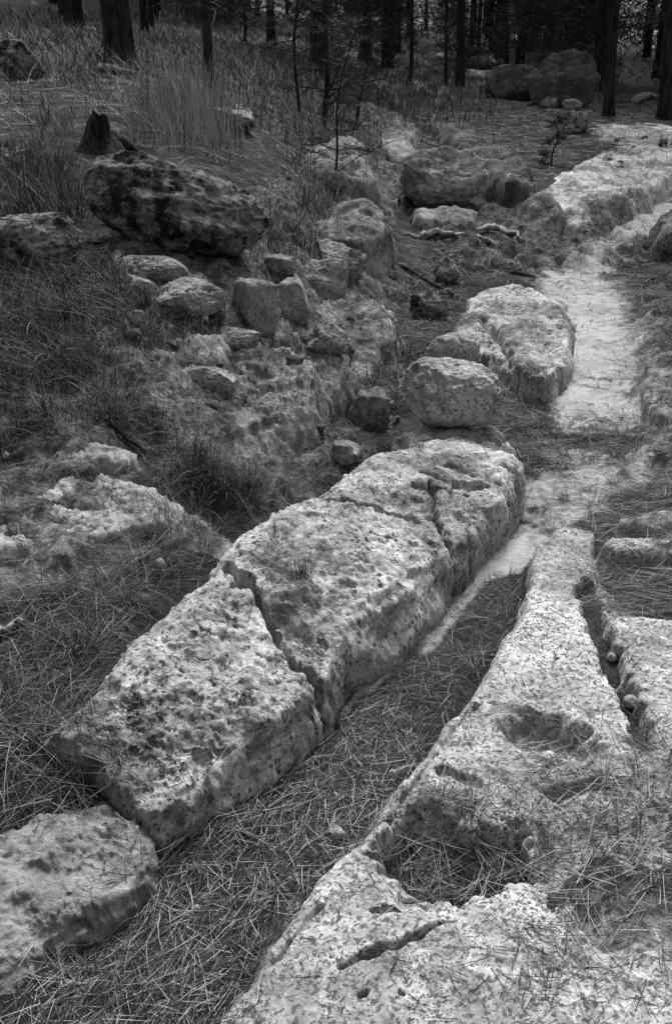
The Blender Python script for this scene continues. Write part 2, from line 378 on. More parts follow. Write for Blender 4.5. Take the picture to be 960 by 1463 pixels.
    if cells:
        cx_, cy_ = X + .012 * fbm(X, Y, s=14, o=2, seed=seed + 7), Y + .012 * fbm(X, Y, s=14, o=2, seed=seed + 8)
        sds = np.stack([poly_sd(cx_, cy_, [at_z(a, b, c[1]) for a, b in c[0]]) for c in cells]); own = sds.argmax(0)
        ROCKS.append((i0, i1, j0, j1, keep & (z > G + .03)))
        for k_, c in enumerate(cells): o = rock_patch(c[3], X, Y, z, G, keep & (own == k_), k, ks, seed, tone * c[5], c[4], c[2], cat, group)
        return o
    ROCKS.append((i0, i1, j0, j1, keep & (z > G + .03)))
    return rock_patch(name, X, Y, z, G, keep, k, ks, seed, tone, mat, label, cat, group)
def rock_patch(name, X, Y, z, G, keep, k, ks, seed, tone, mat, label, cat, group):
    fm = keep[:-1, :-1] | keep[1:, :-1] | keep[:-1, 1:] | keep[1:, 1:]
    ii, jj = np.nonzero(fm); nc = X.shape[1]
    F = np.stack([ii * nc + jj, ii * nc + jj + 1, (ii + 1) * nc + jj + 1, (ii + 1) * nc + jj], 1)
    used, inv = np.unique(F, return_inverse=True); F = inv.reshape(F.shape)
    z = np.maximum(z, G - .12 - .01 * k * k)
    V = np.stack([X.ravel()[used], Y.ravel()[used], z.ravel()[used]], 1)
    tn = tone * (1 + .25 * fbm(V[:, 0], V[:, 1], s=3, o=3, seed=seed + 9))
    cen = V.mean(0); cen[2] = V[:, 2].min()
    me = mesh(name, V - cen, F[:, ::-1], {'tone': tn}); N = np.zeros(len(V) * 3, np.float32); me.vertex_normals.foreach_get('vector', N); N = N.reshape(-1, 3)
    st = (1 - N[:, 2].clip(0, 1) ** 2)[:, None] * (.4 if mat == 'crisp' else 1)
    dn = ((.016 + .003 * (k > 5)) * ks ** .7 * fbm(V[:, 0], V[:, 1], V[:, 2], s=8 / ks ** .7, o=4, seed=seed + 11, g=.6) - .005 * sstep(.2, .4, fbm(V[:, 0], V[:, 1], V[:, 2] * 1.5, s=32 / ks ** .5, o=2, seed=seed + 12)))[:, None]
    lay = fbm(V[:, 0] * .5, V[:, 1] * .5, V[:, 2] * 2.6, s=12 / ks ** .5, o=3, seed=seed + 13, g=.6)[:, None]; dn = dn + st * (.010 * ks ** .8) * lay
    V2 = V + N * dn * (.12 + .88 * st) - cen; me.vertices.foreach_set('co', V2.astype(np.float32).ravel()); me.update()
    o = link(name, me, M[mat], loc=cen)
    tag(o, label, cat, group)
    return o
def hash_name(s):
    h = 7
    for c in s: h = (h * 131 + ord(c)) % 1000003
    return h
ROCKS = []
Z = lambda z, L: [(a, b, z) for a, b in L]
LEDGES = 'pale bedrock blocks along the worn trail'
# foreground: one long ridge parted by cracks, then the shelf on the other side of the rut
bedrock('rock_block', [(72,1046,.17),(122,983,.22),(185,900,.26),(268,832,.28),(322,796,.28),(345,772,.285),(368,738,.29),(430,705,.30),(480,696,.28),(520,665,.27),(556,638,.26),(640,628,.25),(715,632,.22),(742,656,.18),(732,700,.14),(690,748,.13),(650,785,.13),(600,826,.13),(545,872,.13),(500,915,.13),(465,965,.13),(440,1020,.11),(350,1080,.11),(262,1140,.10),(215,1172,.09),(185,1140,.11),(140,1088,.13)],
  'pale', '', group=LEDGES, R=.05, sm=0, rough=.55, pit=1.4, p=1.8, back=.02, extra=[(280,950,.265),(200,1010,.215),(340,900,.26),(390,960,.19),(430,780,.295),(520,790,.24),(600,720,.22),(640,680,.23)],
  foot=[(72,1055),(100,1092),(165,1135),(190,1180),(222,1235),(262,1212),(312,1178),(400,1112),(455,1064),(500,1008),(545,967),(600,920),(650,860),(700,797),(745,735),(760,680),(745,625),(640,610),(500,660)],
  carve=[([(325,790,.28),(372,838,.26),(402,900,.23),(428,945,.18),(448,985,.12),(462,1050,.04)], .017, .11), ([(400,860,.24),(430,900,.2)], .05, .035),
         ([(470,705,.28),(540,712,.26),(600,735,.22)], .016, .02), ([(600,665,.24),(650,690,.21),(690,700,.17)], .022, .03), ([(590,690,.23),(640,712,.19),(665,722,.16)], .02, .025), ([(640,655,.24),(710,690,.18)], .02, .025),
         ([(612,690,.22),(622,745,.18),(640,790,.12),(655,850,.03)], .012, .045), ([(285,1105,.1),(302,1165,.03)], .02, .025), ([(240,900,.27),(330,925,.25)], .012, .012)],
  cells=[([(0,1000),(325,795),(372,838),(402,900),(428,945),(448,985),(470,1060),(440,1300),(0,1300)], .2, 'big pale pitted block at the lower left end of the ridge', 'rock_block', 'pale', 1.0),
         ([(325,795),(372,838),(402,900),(428,945),(448,985),(470,1060),(660,880),(640,790),(622,745),(612,690),(470,640),(200,600)], .2, 'long pale pitted block in the middle of the ridge with a sheer worn side', 'rock_block', 'pale', 1.0),
         ([(470,640),(612,690),(622,745),(640,790),(660,880),(900,800),(900,560),(470,560)], .2, 'furrowed pale block at the far end of the ridge before the stacked boulder', 'rock_block', 'pale', .97)])
bedrock('rock_block', [(-60,1185,.14),(60,1165,.14),(145,1142,.14),(192,1160,.11),(212,1225,.07),(180,1270,.07),(120,1300,.07),(50,1340,.06),(-60,1380,.06)], 'worn',
  'rounded grey block cut off by the left edge at the bottom, with small round holes', group=LEDGES, R=.04, sm=0, foot=[(-60,1170),(60,1150),(150,1125),(205,1150),(236,1245),(214,1300),(155,1352),(90,1400),(30,1440),(-60,1500)], back=.01, p=1.15, pit=.4, rough=.5,
  carve=[([(68,1325,.1),(70,1328,.1)], .012, .04), ([(120,1278,.12),(123,1279,.12)], .018, .015), ([(110,1306,.1),(112,1307,.1)], .010, .03)], tone=.85)
bedrock('rock_ledge', [(762,800,.05),(805,757,.06),(848,760,.07),(848,830,.10),(866,872,.12),(905,872,.13),(1080,884,.14),(1190,872,.14),(1320,960,.15),(1220,1095,.14),(960,1090,.13),(900,1110,.13),(790,1128,.13),(778,1198,.12),(700,1207,.11),(652,1178,.11),(610,1150,.10),(575,1172,.09),(552,1200,.09),(548,1248,.10),(575,1292,.10),(640,1308,.11),(700,1262,.12),(755,1250,.12),(775,1300,.125),(830,1370,.12),(1080,1400,.13),(1170,1380,.13),(1380,1500,.13),(1300,1640,.12),(250,1640,.02),(328,1463,.03),(388,1365,.05),(452,1288,.06),(505,1232,.07),(552,1165,.08),(595,1105,.09),(632,1060,.10),(672,1005,.11),(706,955,.12),(742,890,.11),(752,845,.08)],
  'crisp', '', group=LEDGES, R=.03, sm=0, rough=.3, pit=.25, p=1.15, back=.012, extra=[(760,980,.15),(800,900,.13),(850,1000,.15),(680,1080,.13),(600,1400,.12),(850,1450,.13)],
  foot=[(742,805),(745,850),(726,900),(688,962),(655,1010),(615,1062),(575,1118),(530,1172),(488,1232),(435,1290),(372,1362),(318,1463),(230,1640),(1420,1660),(1500,1350),(1450,900),(1200,845),(1080,866),(870,862),(850,748),(795,748)],
  carve=[([(838,830,.11),(852,880,.12),(870,930,.13),(895,975,.14),(925,1052,.14)], .040, .07), ([(755,1030,.14),(800,1038,.14),(826,1052,.14)], .075, .055), ([(592,1212,.09),(640,1235,.09),(700,1228,.10)], .105, .115), ([(640,1225,.09),(670,1225,.1)], .06, .05), ([(640,1092,.13),(680,1105,.13)], .025, .018), ([(575,1150,.09),(640,1052,.115),(675,1008,.115)], .009, .015),
    ([(490,1372,.10),(560,1342,.11),(640,1310,.11)], .011, .03), ([(535,1300,.10),(568,1302,.1)], .008, .03), ([(508,1414,.1),(518,1413,.1)], .009, .04), ([(570,1418,.1),(573,1419,.1)], .007, .03), ([(390,1390,.05),(450,1310,.065)], .006, .015), ([(780,1128,.13),(850,1110,.13)], .02, .03)],
  cells=[([(560,1150),(640,1165),(640,1250),(760,1235),(1100,1235),(1100,1060),(925,1052),(895,975),(870,930),(852,880),(838,830),(850,700),(650,700),(450,1100)], .12, 'flecked pale shelf with a smooth crest on the right bank of the trail', 'rock_ledge', 'crisp', 1.0),
    ([(100,1700),(100,1463),(450,1100),(560,1150),(640,1165),(640,1250),(760,1235),(1100,1235),(1200,1700)], .10, 'smooth flecked pale shelf at the bottom with a long thin crack, below the needle hollow', 'rock_ledge', 'crisp', 1.0),
    ([(838,830),(852,880),(870,930),(895,975),(925,1052),(1100,1060),(1200,700),(850,700)], .12, 'flat flecked slab at the right edge beyond the stone filled crack', 'rock_slab', 'crisp', 1.0)])
bedrock('rock_slab', [(880,742,.11),(915,730,.12),(1000,722,.13),(1000,742,.12),(930,752,.11)], 'worn', 'thin light slab crossing the litter near the right edge', R=.03, slope=2, group=LEDGES)
bedrock('rock_slab', [(862,776,.12),(900,768,.13),(1000,765,.13),(1000,785,.12),(930,792,.12),(880,790,.12)], 'crisp', 'broken flecked slab below the thin light slab at the right edge', R=.03, slope=2, group=LEDGES)
bedrock('rock_slab', [(918,510,.17),(960,495,.2),(1040,500,.2),(1040,600,.19),(965,595,.18),(925,570,.16)], 'mid', 'rough grey bank of rock right of the sandy path', R=.06, slope=2, group=LEDGES, pit=1, tone=1.15)
# middle
bedrock('flat_topped_rock', [(652,470,.10),(682,418,.13),(725,407,.16),(765,412,.17),(800,436,.17),(814,470,.17),(806,508,.16),(784,538,.15),(752,538,.14),(722,512,.12),(692,492,.11)], 'pale',
  'large flat topped pale rock beside the sandy path, rough front face in shade', group=LEDGES, R=.03, wob=.6, foot=[(638,475),(655,505),(700,535),(745,568),(792,566),(818,520),(826,470),(812,425)], back=.03, p=1.6, pit=1.6, rough=.6, layers=.0, tone=.98, carve=[([(690,450,.14),(715,485,.13),(735,530,.12)], .03, .05)])
bedrock('rock_block', [(560,618,.06),(620,600,.12),(700,595,.13),(728,612,.12),(720,632,.1),(650,640,.1),(580,640,.08)], 'ledge', 'rubbly grey shelf of rock right under the stacked boulder', group=LEDGES, R=.04, slope=2.5, pit=1.2)
bedrock('rock_slab', [(788,256,.31),(835,228,.33),(895,208,.34),(985,200,.34),(1010,232,.32),(957,240,.31),(914,264,.29),(876,283,.27),(834,286,.26),(803,281,.27)], 'pale',
  'bright sloping bedrock shelf at the upper right beside the trail', group=LEDGES, R=.10, foot=[(740,290),(765,322),(815,338),(870,328),(905,302),(950,265),(1000,240),(985,205),(900,220),(820,240)], back=.1, p=1.5, rough=.6, tone=1.25, carve=[([(884,258,.31),(897,290,.2)], .05, .05), ([(918,240,.32),(936,262,.25)], .05, .04)])
bedrock('rock_slab', [(845,182,0.33),(900,184,0.33),(1000,190,0.33),(1000,206,0.33),(930,208,0.34),(870,202,0.33)], 'pale', 'pale strip of bare bedrock beyond the bright shelf', group=LEDGES, R=.05, slope=.8, rough=.4, tone=1.15)
bedrock('rock_slab', [(940,305,.28),(965,292,.32),(1040,290,.34),(1040,335,.3),(950,332,.26)], 'dark', 'dark boulder like block at the right edge beside the upper trail', group=LEDGES, R=.08, slope=3)
bedrock('rock_slab', [(590,300,.22),(640,292,.24),(680,300,.22),(678,316,.2),(640,318,.19),(598,316,.19)], 'ledge', 'flat slab under the rounded boulder in the gully', group=LEDGES, R=.05, slope=3)
bedrock('rock_ledge', [(588,160,0.34),(630,182,0.33),(672,214,0.33),(712,250,0.32),(738,270,0.29),(760,262,0.31),(735,225,0.33),(690,192,0.33),(640,165,0.34)], 'mid',
  'long dark bank of rough rock along the far side of the upper gully', group=LEDGES, R=.03, foot=[(575,175),(600,205),(640,238),(680,262),(715,288),(745,292),(765,275)], back=.05, p=2.2, rough=1.2, tone=.6)
bedrock('rock_ledge', [(745,285,.25),(770,280,.27),(790,292,.26),(800,312,.2),(775,318,.16),(752,305,.19)], 'mid', 'crumbling dark corner of rock where the bank meets the bright shelf', group=LEDGES, R=.03, foot=[(735,300),(755,330),(800,335),(820,320),(800,290)], back=.05, p=2, rough=1.5, pit=2)
# left side terraces
LT = 'weathered ledges on the left hillside'
bedrock('ledge_slab', [(178,505,.44),(215,484,.47),(270,478,.46),(322,470,.44),(312,490,.41),(262,505,.41),(228,530,.40),(196,550,.39),(180,535,.41)], 'ledge', 'broken ledge with a shadowed smooth face on the left hillside', group=LT, R=.03, foot=[(178,540),(195,580),(240,575),(290,545),(335,505),(335,470)], back=.04, p=2.5, rough=1, pit=1)
bedrock('ledge_slab', [(268,560,.30),(300,515,.36),(345,492,.37),(400,488,.34),(438,520,.28),(452,562,.20),(432,592,.18),(370,592,.22),(310,590,.25)], 'ledge', 'large mound of layered grey rock above the grass tuft', group=LT, R=.05, foot=[(262,575),(290,620),(340,655),(410,665),(450,640),(480,600),(475,550),(455,510)], back=.06, p=1.8, rough=1.2, pit=1.8, layers=.03, tone=1)
bedrock('ledge_slab', [(62,645,.34),(110,622,.36),(165,616,.35),(198,645,.31),(170,662,.30),(100,672,.31)], 'worn', 'low light ledge crossing the left side above the bare ground', group=LT, R=.05, slope=1.6, rough=.8, tone=.85, pit=.8)
bedrock('ledge_slab', [(-60,700,.32),(60,665,.33),(170,655,.32),(242,688,.27),(248,735,.22),(180,775,.16),(80,800,.17),(-60,825,.18)], 'worn', 'broad bare weathered rock apron on the left, thinly covered with needles', group=LT, R=.05, slope=.8, rough=.6, tone=.95, pit=1)
bedrock('ledge_slab', [(330,470,.40),(400,462,.36),(470,490,.27),(500,520,.2),(490,545,.17),(455,540,.18),(430,500,.26),(370,486,.36)], 'mid', 'sloping grey rock face behind the layered mound', group=LT, R=.05, foot=[(320,480),(400,520),(450,580),(490,600),(520,560),(510,510),(490,470)], back=.05, rough=1.2, tone=1.1)
bedrock('ledge_slab', [(450,430,.32),(500,405,.34),(545,440,.26),(560,480,.16),(545,500,.13),(510,480,.18),(470,460,.25)], 'mid', 'steep grooved rock wall at the left of the narrow gully', group=LT, R=.05, foot=[(450,450),(480,500),(500,560),(535,560),(560,500),(575,460),(555,410)], back=.05, rough=1.2, tone=1.1)
bedrock('rock_block', [(455,300,.50),(482,280,.56),(528,286,.54),(546,310,.46),(535,325,.44),(500,335,.42),(468,325,.45)], 'mid', 'stepped dark grey block with an upright face at the head of the left terrace', group=LT, R=.04, foot=[(450,330),(480,350),(520,365),(560,370),(570,330),(550,290)], back=.08, p=2.5, rough=1, tone=1.0)
bedrock('rock_block', [(440,215,.66),(470,190,.72),(510,195,.70),(530,225,.6),(520,245,.54),(480,240,.58)], 'mid', 'grassy grey outcrop behind the thin sapling', group=LT, R=.08, foot=[(440,250),(490,275),(535,280),(545,250),(530,210)], back=.1, rough=1.2, tone=.95)
bedrock('rock_block', [(540,190,.42),(565,175,.48),(590,185,.47),(602,210,.38),(580,225,.33),(548,215,.36)], 'mid', 'squared grey rock at the head of the gully', group=LT, R=.07, slope=4, rough=1, tone=1.15)

# ------------------------------------------------------------------ the ground sheet
SAND = np.zeros_like(GG); TONE = np.ones_like(GG)
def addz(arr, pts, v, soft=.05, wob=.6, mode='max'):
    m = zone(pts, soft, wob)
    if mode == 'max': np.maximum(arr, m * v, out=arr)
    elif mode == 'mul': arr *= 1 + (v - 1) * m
addz(SAND, [(790,470),(790,440),(770,390),(850,378),(885,400),(903,460),(908,520),(903,570),(912,625),(850,612),(790,618),(775,570),(785,520)], 1.0, .10, .35)
addz(SAND, [(800,385),(870,345),(900,310),(930,280),(975,262),(975,330),(900,350),(862,395)], .9, .1, .4)
addz(SAND, [(700,760),(745,700),(790,640),(910,640),(930,680),(880,740),(800,760),(745,800),(690,830),(640,870),(660,810)], .62, .10, 1.2)
addz(SAND, [(585,945),(600,925),(650,865),(700,800),(745,765),(770,790),(745,820),(700,830),(650,895),(600,950)], .95, .03)
addz(SAND, [(590,920),(680,800),(720,760),(735,780),(660,860),(605,925),(520,1000),(460,1050),(455,1030),(510,985)], .9, .03)
addz(SAND, [(330,1470),(370,1370),(470,1270),(530,1180),(600,1090),(640,1050),(620,1120),(560,1220),(500,1320),(430,1470)], .9, .03)
addz(SAND, [(330,1300),(420,1260),(440,1310),(360,1400),(300,1400),(290,1350)], .45, .05, 1.2)
addz(SAND, [(0,700),(200,690),(230,760),(60,830),(0,840)], .35, .1, 1.2)
addz(SAND, [(0,900),(60,905),(90,960),(0,975)], .30, .05)
addz(SAND, [(840,178),(1000,180),(1000,225),(900,215)], .8, .1)
addz(SAND, [(880,640),(960,620),(1000,700),(960,760),(850,760)], .35, .1, 1.4)
addz(SAND, [(760,1300),(960,1290),(1000,1470),(700,1470)], .45, .1, 1.6)
addz(SAND, [(500,90),(600,95),(640,120),(600,135),(520,125)], .5, .2, 1.2)
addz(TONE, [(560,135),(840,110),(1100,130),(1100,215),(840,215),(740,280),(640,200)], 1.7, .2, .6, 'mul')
# the sheet itself, every second sample line, left out well inside the bedrock
covered = np.zeros_like(GG, bool)
for i0, i1, j0, j1, m in ROCKS: covered[i0:i1, j0:j1] |= m
si = np.arange(0, len(lr), 2); sj = np.unique(np.append(np.arange(0, len(az), 2), len(az) - 1)); Xs = GXX[np.ix_(si, sj)]; Ys = GYY[np.ix_(si, sj)]; Zs = GG[np.ix_(si, sj)]; cs = covered[np.ix_(si, sj)]
fm = ~(cs[:-1, :-1] & cs[1:, :-1] & cs[:-1, 1:] & cs[1:, 1:]); ii, jj = np.nonzero(fm); nc = len(sj)
F = np.stack([ii * nc + jj, (ii + 1) * nc + jj, (ii + 1) * nc + jj + 1, ii * nc + jj + 1], 1)
used, inv = np.unique(F, return_inverse=True); F = inv.reshape(F.shape)
V = np.stack([Xs.ravel()[used], Ys.ravel()[used], Zs.ravel()[used]], 1)
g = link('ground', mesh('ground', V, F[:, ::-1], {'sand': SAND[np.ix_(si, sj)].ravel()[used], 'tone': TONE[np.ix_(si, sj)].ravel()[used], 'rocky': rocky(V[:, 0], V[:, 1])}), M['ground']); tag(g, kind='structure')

# ------------------------------------------------------------------ free boulders and stones
_ico = {}
def ico(n):
    if n not in _ico:
        import bmesh
        b = bmesh.new(); bmesh.ops.create_icosphere(b, subdivisions=n, radius=1); b.verts.ensure_lookup_table()
        _ico[n] = (np.array([v.co[:] for v in b.verts]), np.array([[v.index for v in f.verts] for f in b.faces])); b.free()
    return _ico[n]
def rock_mesh(name, size, seed, sub=5, box=.5, amp=.16, cuts=6, pitd=.03, tone=1.0, taper=0.0):
    V, F = ico(sub); V = V.copy(); r = np.random.default_rng(seed)
    p = 2 + box * 5; V /= (np.abs(V) ** p).sum(1)[:, None] ** (1 / p)
    for _ in range(cuts):
        n = r.normal(size=3); n[2] = abs(n[2]) * .8; n /= np.linalg.norm(n); d = r.uniform(.62, .88); s = V @ n; m = s > d
        V[m] -= n * ((s[m] - d) * .9)[:, None]
    o = r.uniform(-9, 9, 3)
    N = V / np.linalg.norm(V, axis=1)[:, None]
    q = V + o
    f = amp * fbm(q[:, 0], q[:, 1], q[:, 2], s=1.3, o=3, seed=seed) + amp * .32 * fbm(q[:, 0], q[:, 1], q[:, 2], s=5, o=4, seed=seed + 3, g=.62)
    wz = q[:, 2] * 3.2 + .5 * fbm(q[:, 0], q[:, 1], q[:, 2], s=1.5, o=2, seed=seed + 6); f = f - .035 * sstep(.25, .0, np.abs(wz - np.round(wz))) * sstep(-.2, .3, fbm(q[:, 0], q[:, 1], q[:, 2], s=2, o=2, seed=seed + 7))
    f = f + amp * .13 * fbm(q[:, 0], q[:, 1], q[:, 2], s=17, o=2, seed=seed + 9)
    if sub >= 5:
        pn = fbm(q[:, 0], q[:, 1], q[:, 2], s=11, o=2, seed=seed + 8); f = f - pitd * sstep(.15, .5, pn)
    V = V + N * f[:, None]; V[:, :2] *= (1 - .28 * np.clip(-V[:, 2], 0, 1) ** 1.5)[:, None]; V[:, 2] *= 1 - taper * V[:, 0] * (V[:, 2] > 0); V = V * (np.array(size) / 2)
    return mesh(name, V, F, {'tone': np.full(len(V), tone)})
BOULD = 'loose boulders'
def boulder(px, py, wpx, hpx, label, mat='mid', z=None, dep=.8, rot=0, tilt=0, seed=1, sub=5, box=.4, amp=.16, cuts=6, name='boulder', cat='boulder', group=BOULD, sink=.12, tone=1.0, taper=0.0):
    """px, py: middle of the foot in the photograph; wpx, hpx: width and height in photograph pixels"""
    if z is None:
        q = P(px, py); gz = surf1(*q)
        q = at_z(px, py, gz)
        gz = surf1(*q)
    else: q = at_z(px, py, z); gz = z
    D = depth_of(q[0], q[1], gz); s = D / FPX; W = wpx * s; H = hpx * s
    q = q * (1 + (W * dep * .30) / np.hypot(*q))
    me = rock_mesh(name, (W, W * dep, H * (1 + sink)), seed, sub, box, amp, cuts, tone=tone, taper=taper)
    o = link(name, me, M[mat], loc=(q[0], q[1], gz + H * (.5 - sink * .5))); o.rotation_euler = (0, math.radians(tilt), math.radians(rot))
    return tag(o, label, cat, group)
boulder(264,362,266,114,'big dark lichen spotted boulder on the grassy slope, tilting down to the right','dark',dep=.6,tilt=11,sink=.1,taper=.3,seed=11,sub=6,box=.08,amp=.14,cuts=6)
boulder(52,380,150,66,'dark flat boulder with a lighter top at the left edge below the stump','dark',dep=.6,tilt=-4,seed=12,sub=6,box=.5,amp=.1,tone=1.3)
SB = dict(name='rock_slab', cat='rock', group=LT)
boulder(270,444,118,40,'pale tongue shaped slab with a dark underside below the big dark boulder','ledge',dep=.7,seed=71,sub=6,box=.5,amp=.12,tone=1.15,sink=.2,tilt=4,**SB)
boulder(194,420,50,32,'small pale slab to the left of the tongue shaped slab','ledge',dep=.8,seed=72,box=.4,amp=.14,tone=1.05,sink=.2,**SB)
boulder(225,392,112,32,'narrow grey slab directly beneath the big dark boulder','mid',dep=.6,seed=73,sub=6,box=.5,amp=.12,tone=1.2,tilt=8,**SB)
SB['name'] = 'rock_block'
boulder(368,464,64,66,'upright squared grey block, left one of the pair divided by a dark gap','ledge',dep=.9,seed=74,sub=6,box=.75,amp=.09,cuts=3,sink=.25,rot=12,**SB)
boulder(420,456,46,54,'small upright grey block just right of the dark gap','ledge',dep=.9,seed=75,box=.8,amp=.09,cuts=3,sink=.25,rot=5,tone=1.05,**SB)
boulder(466,428,58,54,'grey block stepping down to the right of the paired blocks','ledge',dep=.9,seed=76,sub=6,box=.6,amp=.13,cuts=4,sink=.25,rot=-15,**SB)
boulder(478,396,84,48,'rough grey block below the stepped dark block','mid',dep=.8,seed=77,sub=6,box=.5,amp=.16,sink=.3,rot=-20,tilt=8,tone=1.1,**SB)
boulder(405,390,52,24,'flat dark topped slab lodged at the right foot of the big dark boulder','mid',dep=.8,seed=78,box=.5,amp=.14,tone=1.0,tilt=8,**SB)
boulder(330,492,90,26,'thin broken slab sticking out under the paired blocks','mid',dep=.6,seed=79,box=.6,amp=.16,tone=1.1,tilt=-6,**SB)
boulder(470,505,70,34,'rubbly grey lump half way down the gully wall','mid',dep=.7,seed=80,box=.4,amp=.18,tone=1.1,tilt=10,sink=.35,**SB)
boulder(300,545,80,30,'low jutting slab on the layered mound','ledge',dep=.7,seed=81,box=.5,amp=.16,sink=.3,**SB)
boulder(36,112,62,48,'dark boulder far up at the top left edge','dark',dep=.8,tilt=15,seed=13)
boulder(335,186,72,36,'flat dark rock in the tall grass behind the big dark boulder','dark',dep=.7,seed=14,box=.6,tone=1.5)
boulder(640,606,142,80,'blocky pale boulder stacked on the rock shelf with small stones at its foot','pale',z=.13,dep=.62,seed=15,sub=6,box=.22,amp=.15,cuts=1,rot=-8,taper=.08)
boulder(645,530,74,52,'small rounded pale boulder behind the stacked blocky one','pale',dep=.8,seed=16,box=.15,amp=.13,cuts=1,tone=.95)
boulder(531,615,66,66,'dark upright wedge shaped boulder leaning left of the stacked boulder','mid',dep=.6,tilt=14,seed=17,box=.5,amp=.14,tone=.9)
boulder(498,664,42,34,'small grey stone in the gully in front of the wedge shaped boulder','ledge',dep=.9,seed=18)
boulder(612,455,54,34,'dark angular stone in the gully left of the flat topped rock','dark',dep=.8,seed=19,box=.6)
boulder(638,402,38,32,'grey lump of rock standing in the gully near the fallen stick','mid',dep=.9,seed=20)
boulder(630,292,118,74,'rounded dark sided boulder with a bright top in the upper gully','ledge',z=.2,dep=.75,seed=21,sub=6,box=.2,amp=.15,cuts=2,rot=10,tone=.95)
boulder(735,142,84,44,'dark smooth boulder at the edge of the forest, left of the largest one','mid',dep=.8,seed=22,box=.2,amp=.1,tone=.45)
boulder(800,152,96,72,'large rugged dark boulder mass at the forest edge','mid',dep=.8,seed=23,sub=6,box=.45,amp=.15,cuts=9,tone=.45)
boulder(700,133,34,24,'small pale stone left of the dark smooth boulder','mid',dep=.8,seed=24)
boulder(818,157,30,15,'small rounded grey stone in front of the largest forest boulder','ledge',dep=.8,seed=25)
boulder(785,154,30,14,'low grey stone at the foot of the forest boulders','mid',dep=.8,seed=26)
boulder(820,190,44,28,'low mossy lump of rock alone on the needle covered flat','dark',dep=.9,seed=27,amp=.3,tone=1.4)
boulder(682,97,48,18,'flat pale slab near the forest edge','ledge',dep=.8,seed=28,box=.7)
boulder(680,113,44,13,'bright flat slab lying in front of the forest trunks','pale',dep=.8,seed=29,box=.7)
boulder(470,268,46,26,'half hidden grey stone under the leaning sapling','mid',dep=.8,seed=30)
boulder(30,335,40,22,'pale stone in the grass above the flat boulder at left','mid',dep=.8,seed=34,tone=.9)
boulder(150,345,60,20,'pale flat stone tucked left of the big dark boulder','ledge',dep=.8,seed=35,box=.5)
for i, (x, y, s_, m_, lb) in enumerate([(655,628,18,'worn','round pale pebble resting on the shelf under the stacked boulder'),(631,620,20,'mid','larger grey cobble left of the round pale pebble'),(611,613,15,'mid','small grey cobble under the left foot of the stacked boulder'),
    (598,625,13,'mid','little stone at the left end of the rock shelf'),(482,1201,22,'worn','white pebble lying alone on the needles of the trail'),(872,945,14,'worn','pale stone caught at the top of the right hand crack'),
    (903,992,20,'worn','round pale stone wedged in the right hand crack'),(229,812,16,'pale','small upright pale stone in the litter left of the pitted block'),(282,1304,12,'worn','tiny pale stone half buried in trail needles'),
    (560,1108,10,'worn','tiny pale stone in the needles at the foot of the right ledge'),(196,462,24,'ledge','small stone on the terrace beneath the small pale slab'),(292,462,14,'pale','small bright stone below the tongue shaped slab'),
    (10,655,12,'pale','small white stone at the left edge on the grass'),(7,297,10,'pale','white fleck of stone in the grass at the left edge'),(756,1015,12,'mid','grey stone on the lip of the needle pocket'),(380,1022,0,'mid','')]):
    if s_: boulder(x, y, s_, s_ * .85, lb, m_, dep=.9, seed=60 + i, sub=4, box=.2, amp=.15, cuts=3, name='stone', cat='stone', group='small loose stones')
# scattered little stones in the gully and on the slope
sm = [rock_mesh('stone', (1, .8, .6), 200 + i, 3, .3, .15, 3, tone=.8) for i in range(4)]
for m_ in sm: m_.materials.append(M['mid'])
for k in range(72):
    px, py = [(RNG.uniform(500, 700), RNG.uniform(300, 620)), (RNG.uniform(170, 480), RNG.uniform(380, 640)), (RNG.uniform(640, 960), RNG.uniform(110, 380)), (RNG.uniform(0, 480), RNG.uniform(120, 400))][k % 4]
    q = P(px, py); z = surf1(*q); o = link('stone', sm[k % 4], loc=(q[0], q[1], z + .004)); s_ = RNG.uniform(.02, .05) * (1 + .12 * np.hypot(*q)); o.scale = (s_, s_, s_)
    o.rotation_euler = (0, 0, RNG.uniform(0, 6)); lb = ['small grey stone among the gully litter', 'small grey stone on the terraced left hillside', 'small grey stone on the flat beyond the trail', 'small grey stone in the hillside grass'][k % 4]
    tag(o, lb, 'stone', ['stones in the gully', 'stones on the terraces', 'stones on the flat', 'stones in the hillside grass'][k % 4])

# ------------------------------------------------------------------ blades: needles and grass, drawn as thin curved strips
def strips(base, dirv, length, width, up, curve, tone, seg=3, drape=None, side=None):
    """base (n,3), dirv (n,2) unit heading, up: rise per metre, curve: sag"""
    n = len(base); t = np.linspace(0, 1, seg + 1)
    s = np.stack([-dirv[:, 1], dirv[:, 0]], 1)
    V = np.zeros((n, seg + 1, 2, 3))
    for k, tk in enumerate(t):
        d = length * tk; bend = curve[:, 0] * length * tk * tk
        cx = base[:, 0] + dirv[:, 0] * d + s[:, 0] * bend; cy = base[:, 1] + dirv[:, 1] * d + s[:, 1] * bend
        cz = base[:, 2] + up * d - curve[:, 1] * length * tk * tk
        if drape is not None: cz = np.maximum(surf(cx, cy) + drape, cz)
        wk = width * (1 - .75 * tk ** 2) * .5
        V[:, k, 0] = np.stack([cx - s[:, 0] * wk, cy - s[:, 1] * wk, cz + .25 * wk], 1); V[:, k, 1] = np.stack([cx + s[:, 0] * wk, cy + s[:, 1] * wk, cz - .25 * wk], 1)
    idx = np.arange(n)[:, None] * (2 * (seg + 1)); F = []
    for k in range(seg): F.append(np.stack([idx[:, 0] + 2 * k, idx[:, 0] + 2 * k + 1, idx[:, 0] + 2 * k + 3, idx[:, 0] + 2 * k + 2], 1))
    return V.reshape(-1, 3), np.concatenate(F), np.repeat(tone, 2 * (seg + 1))
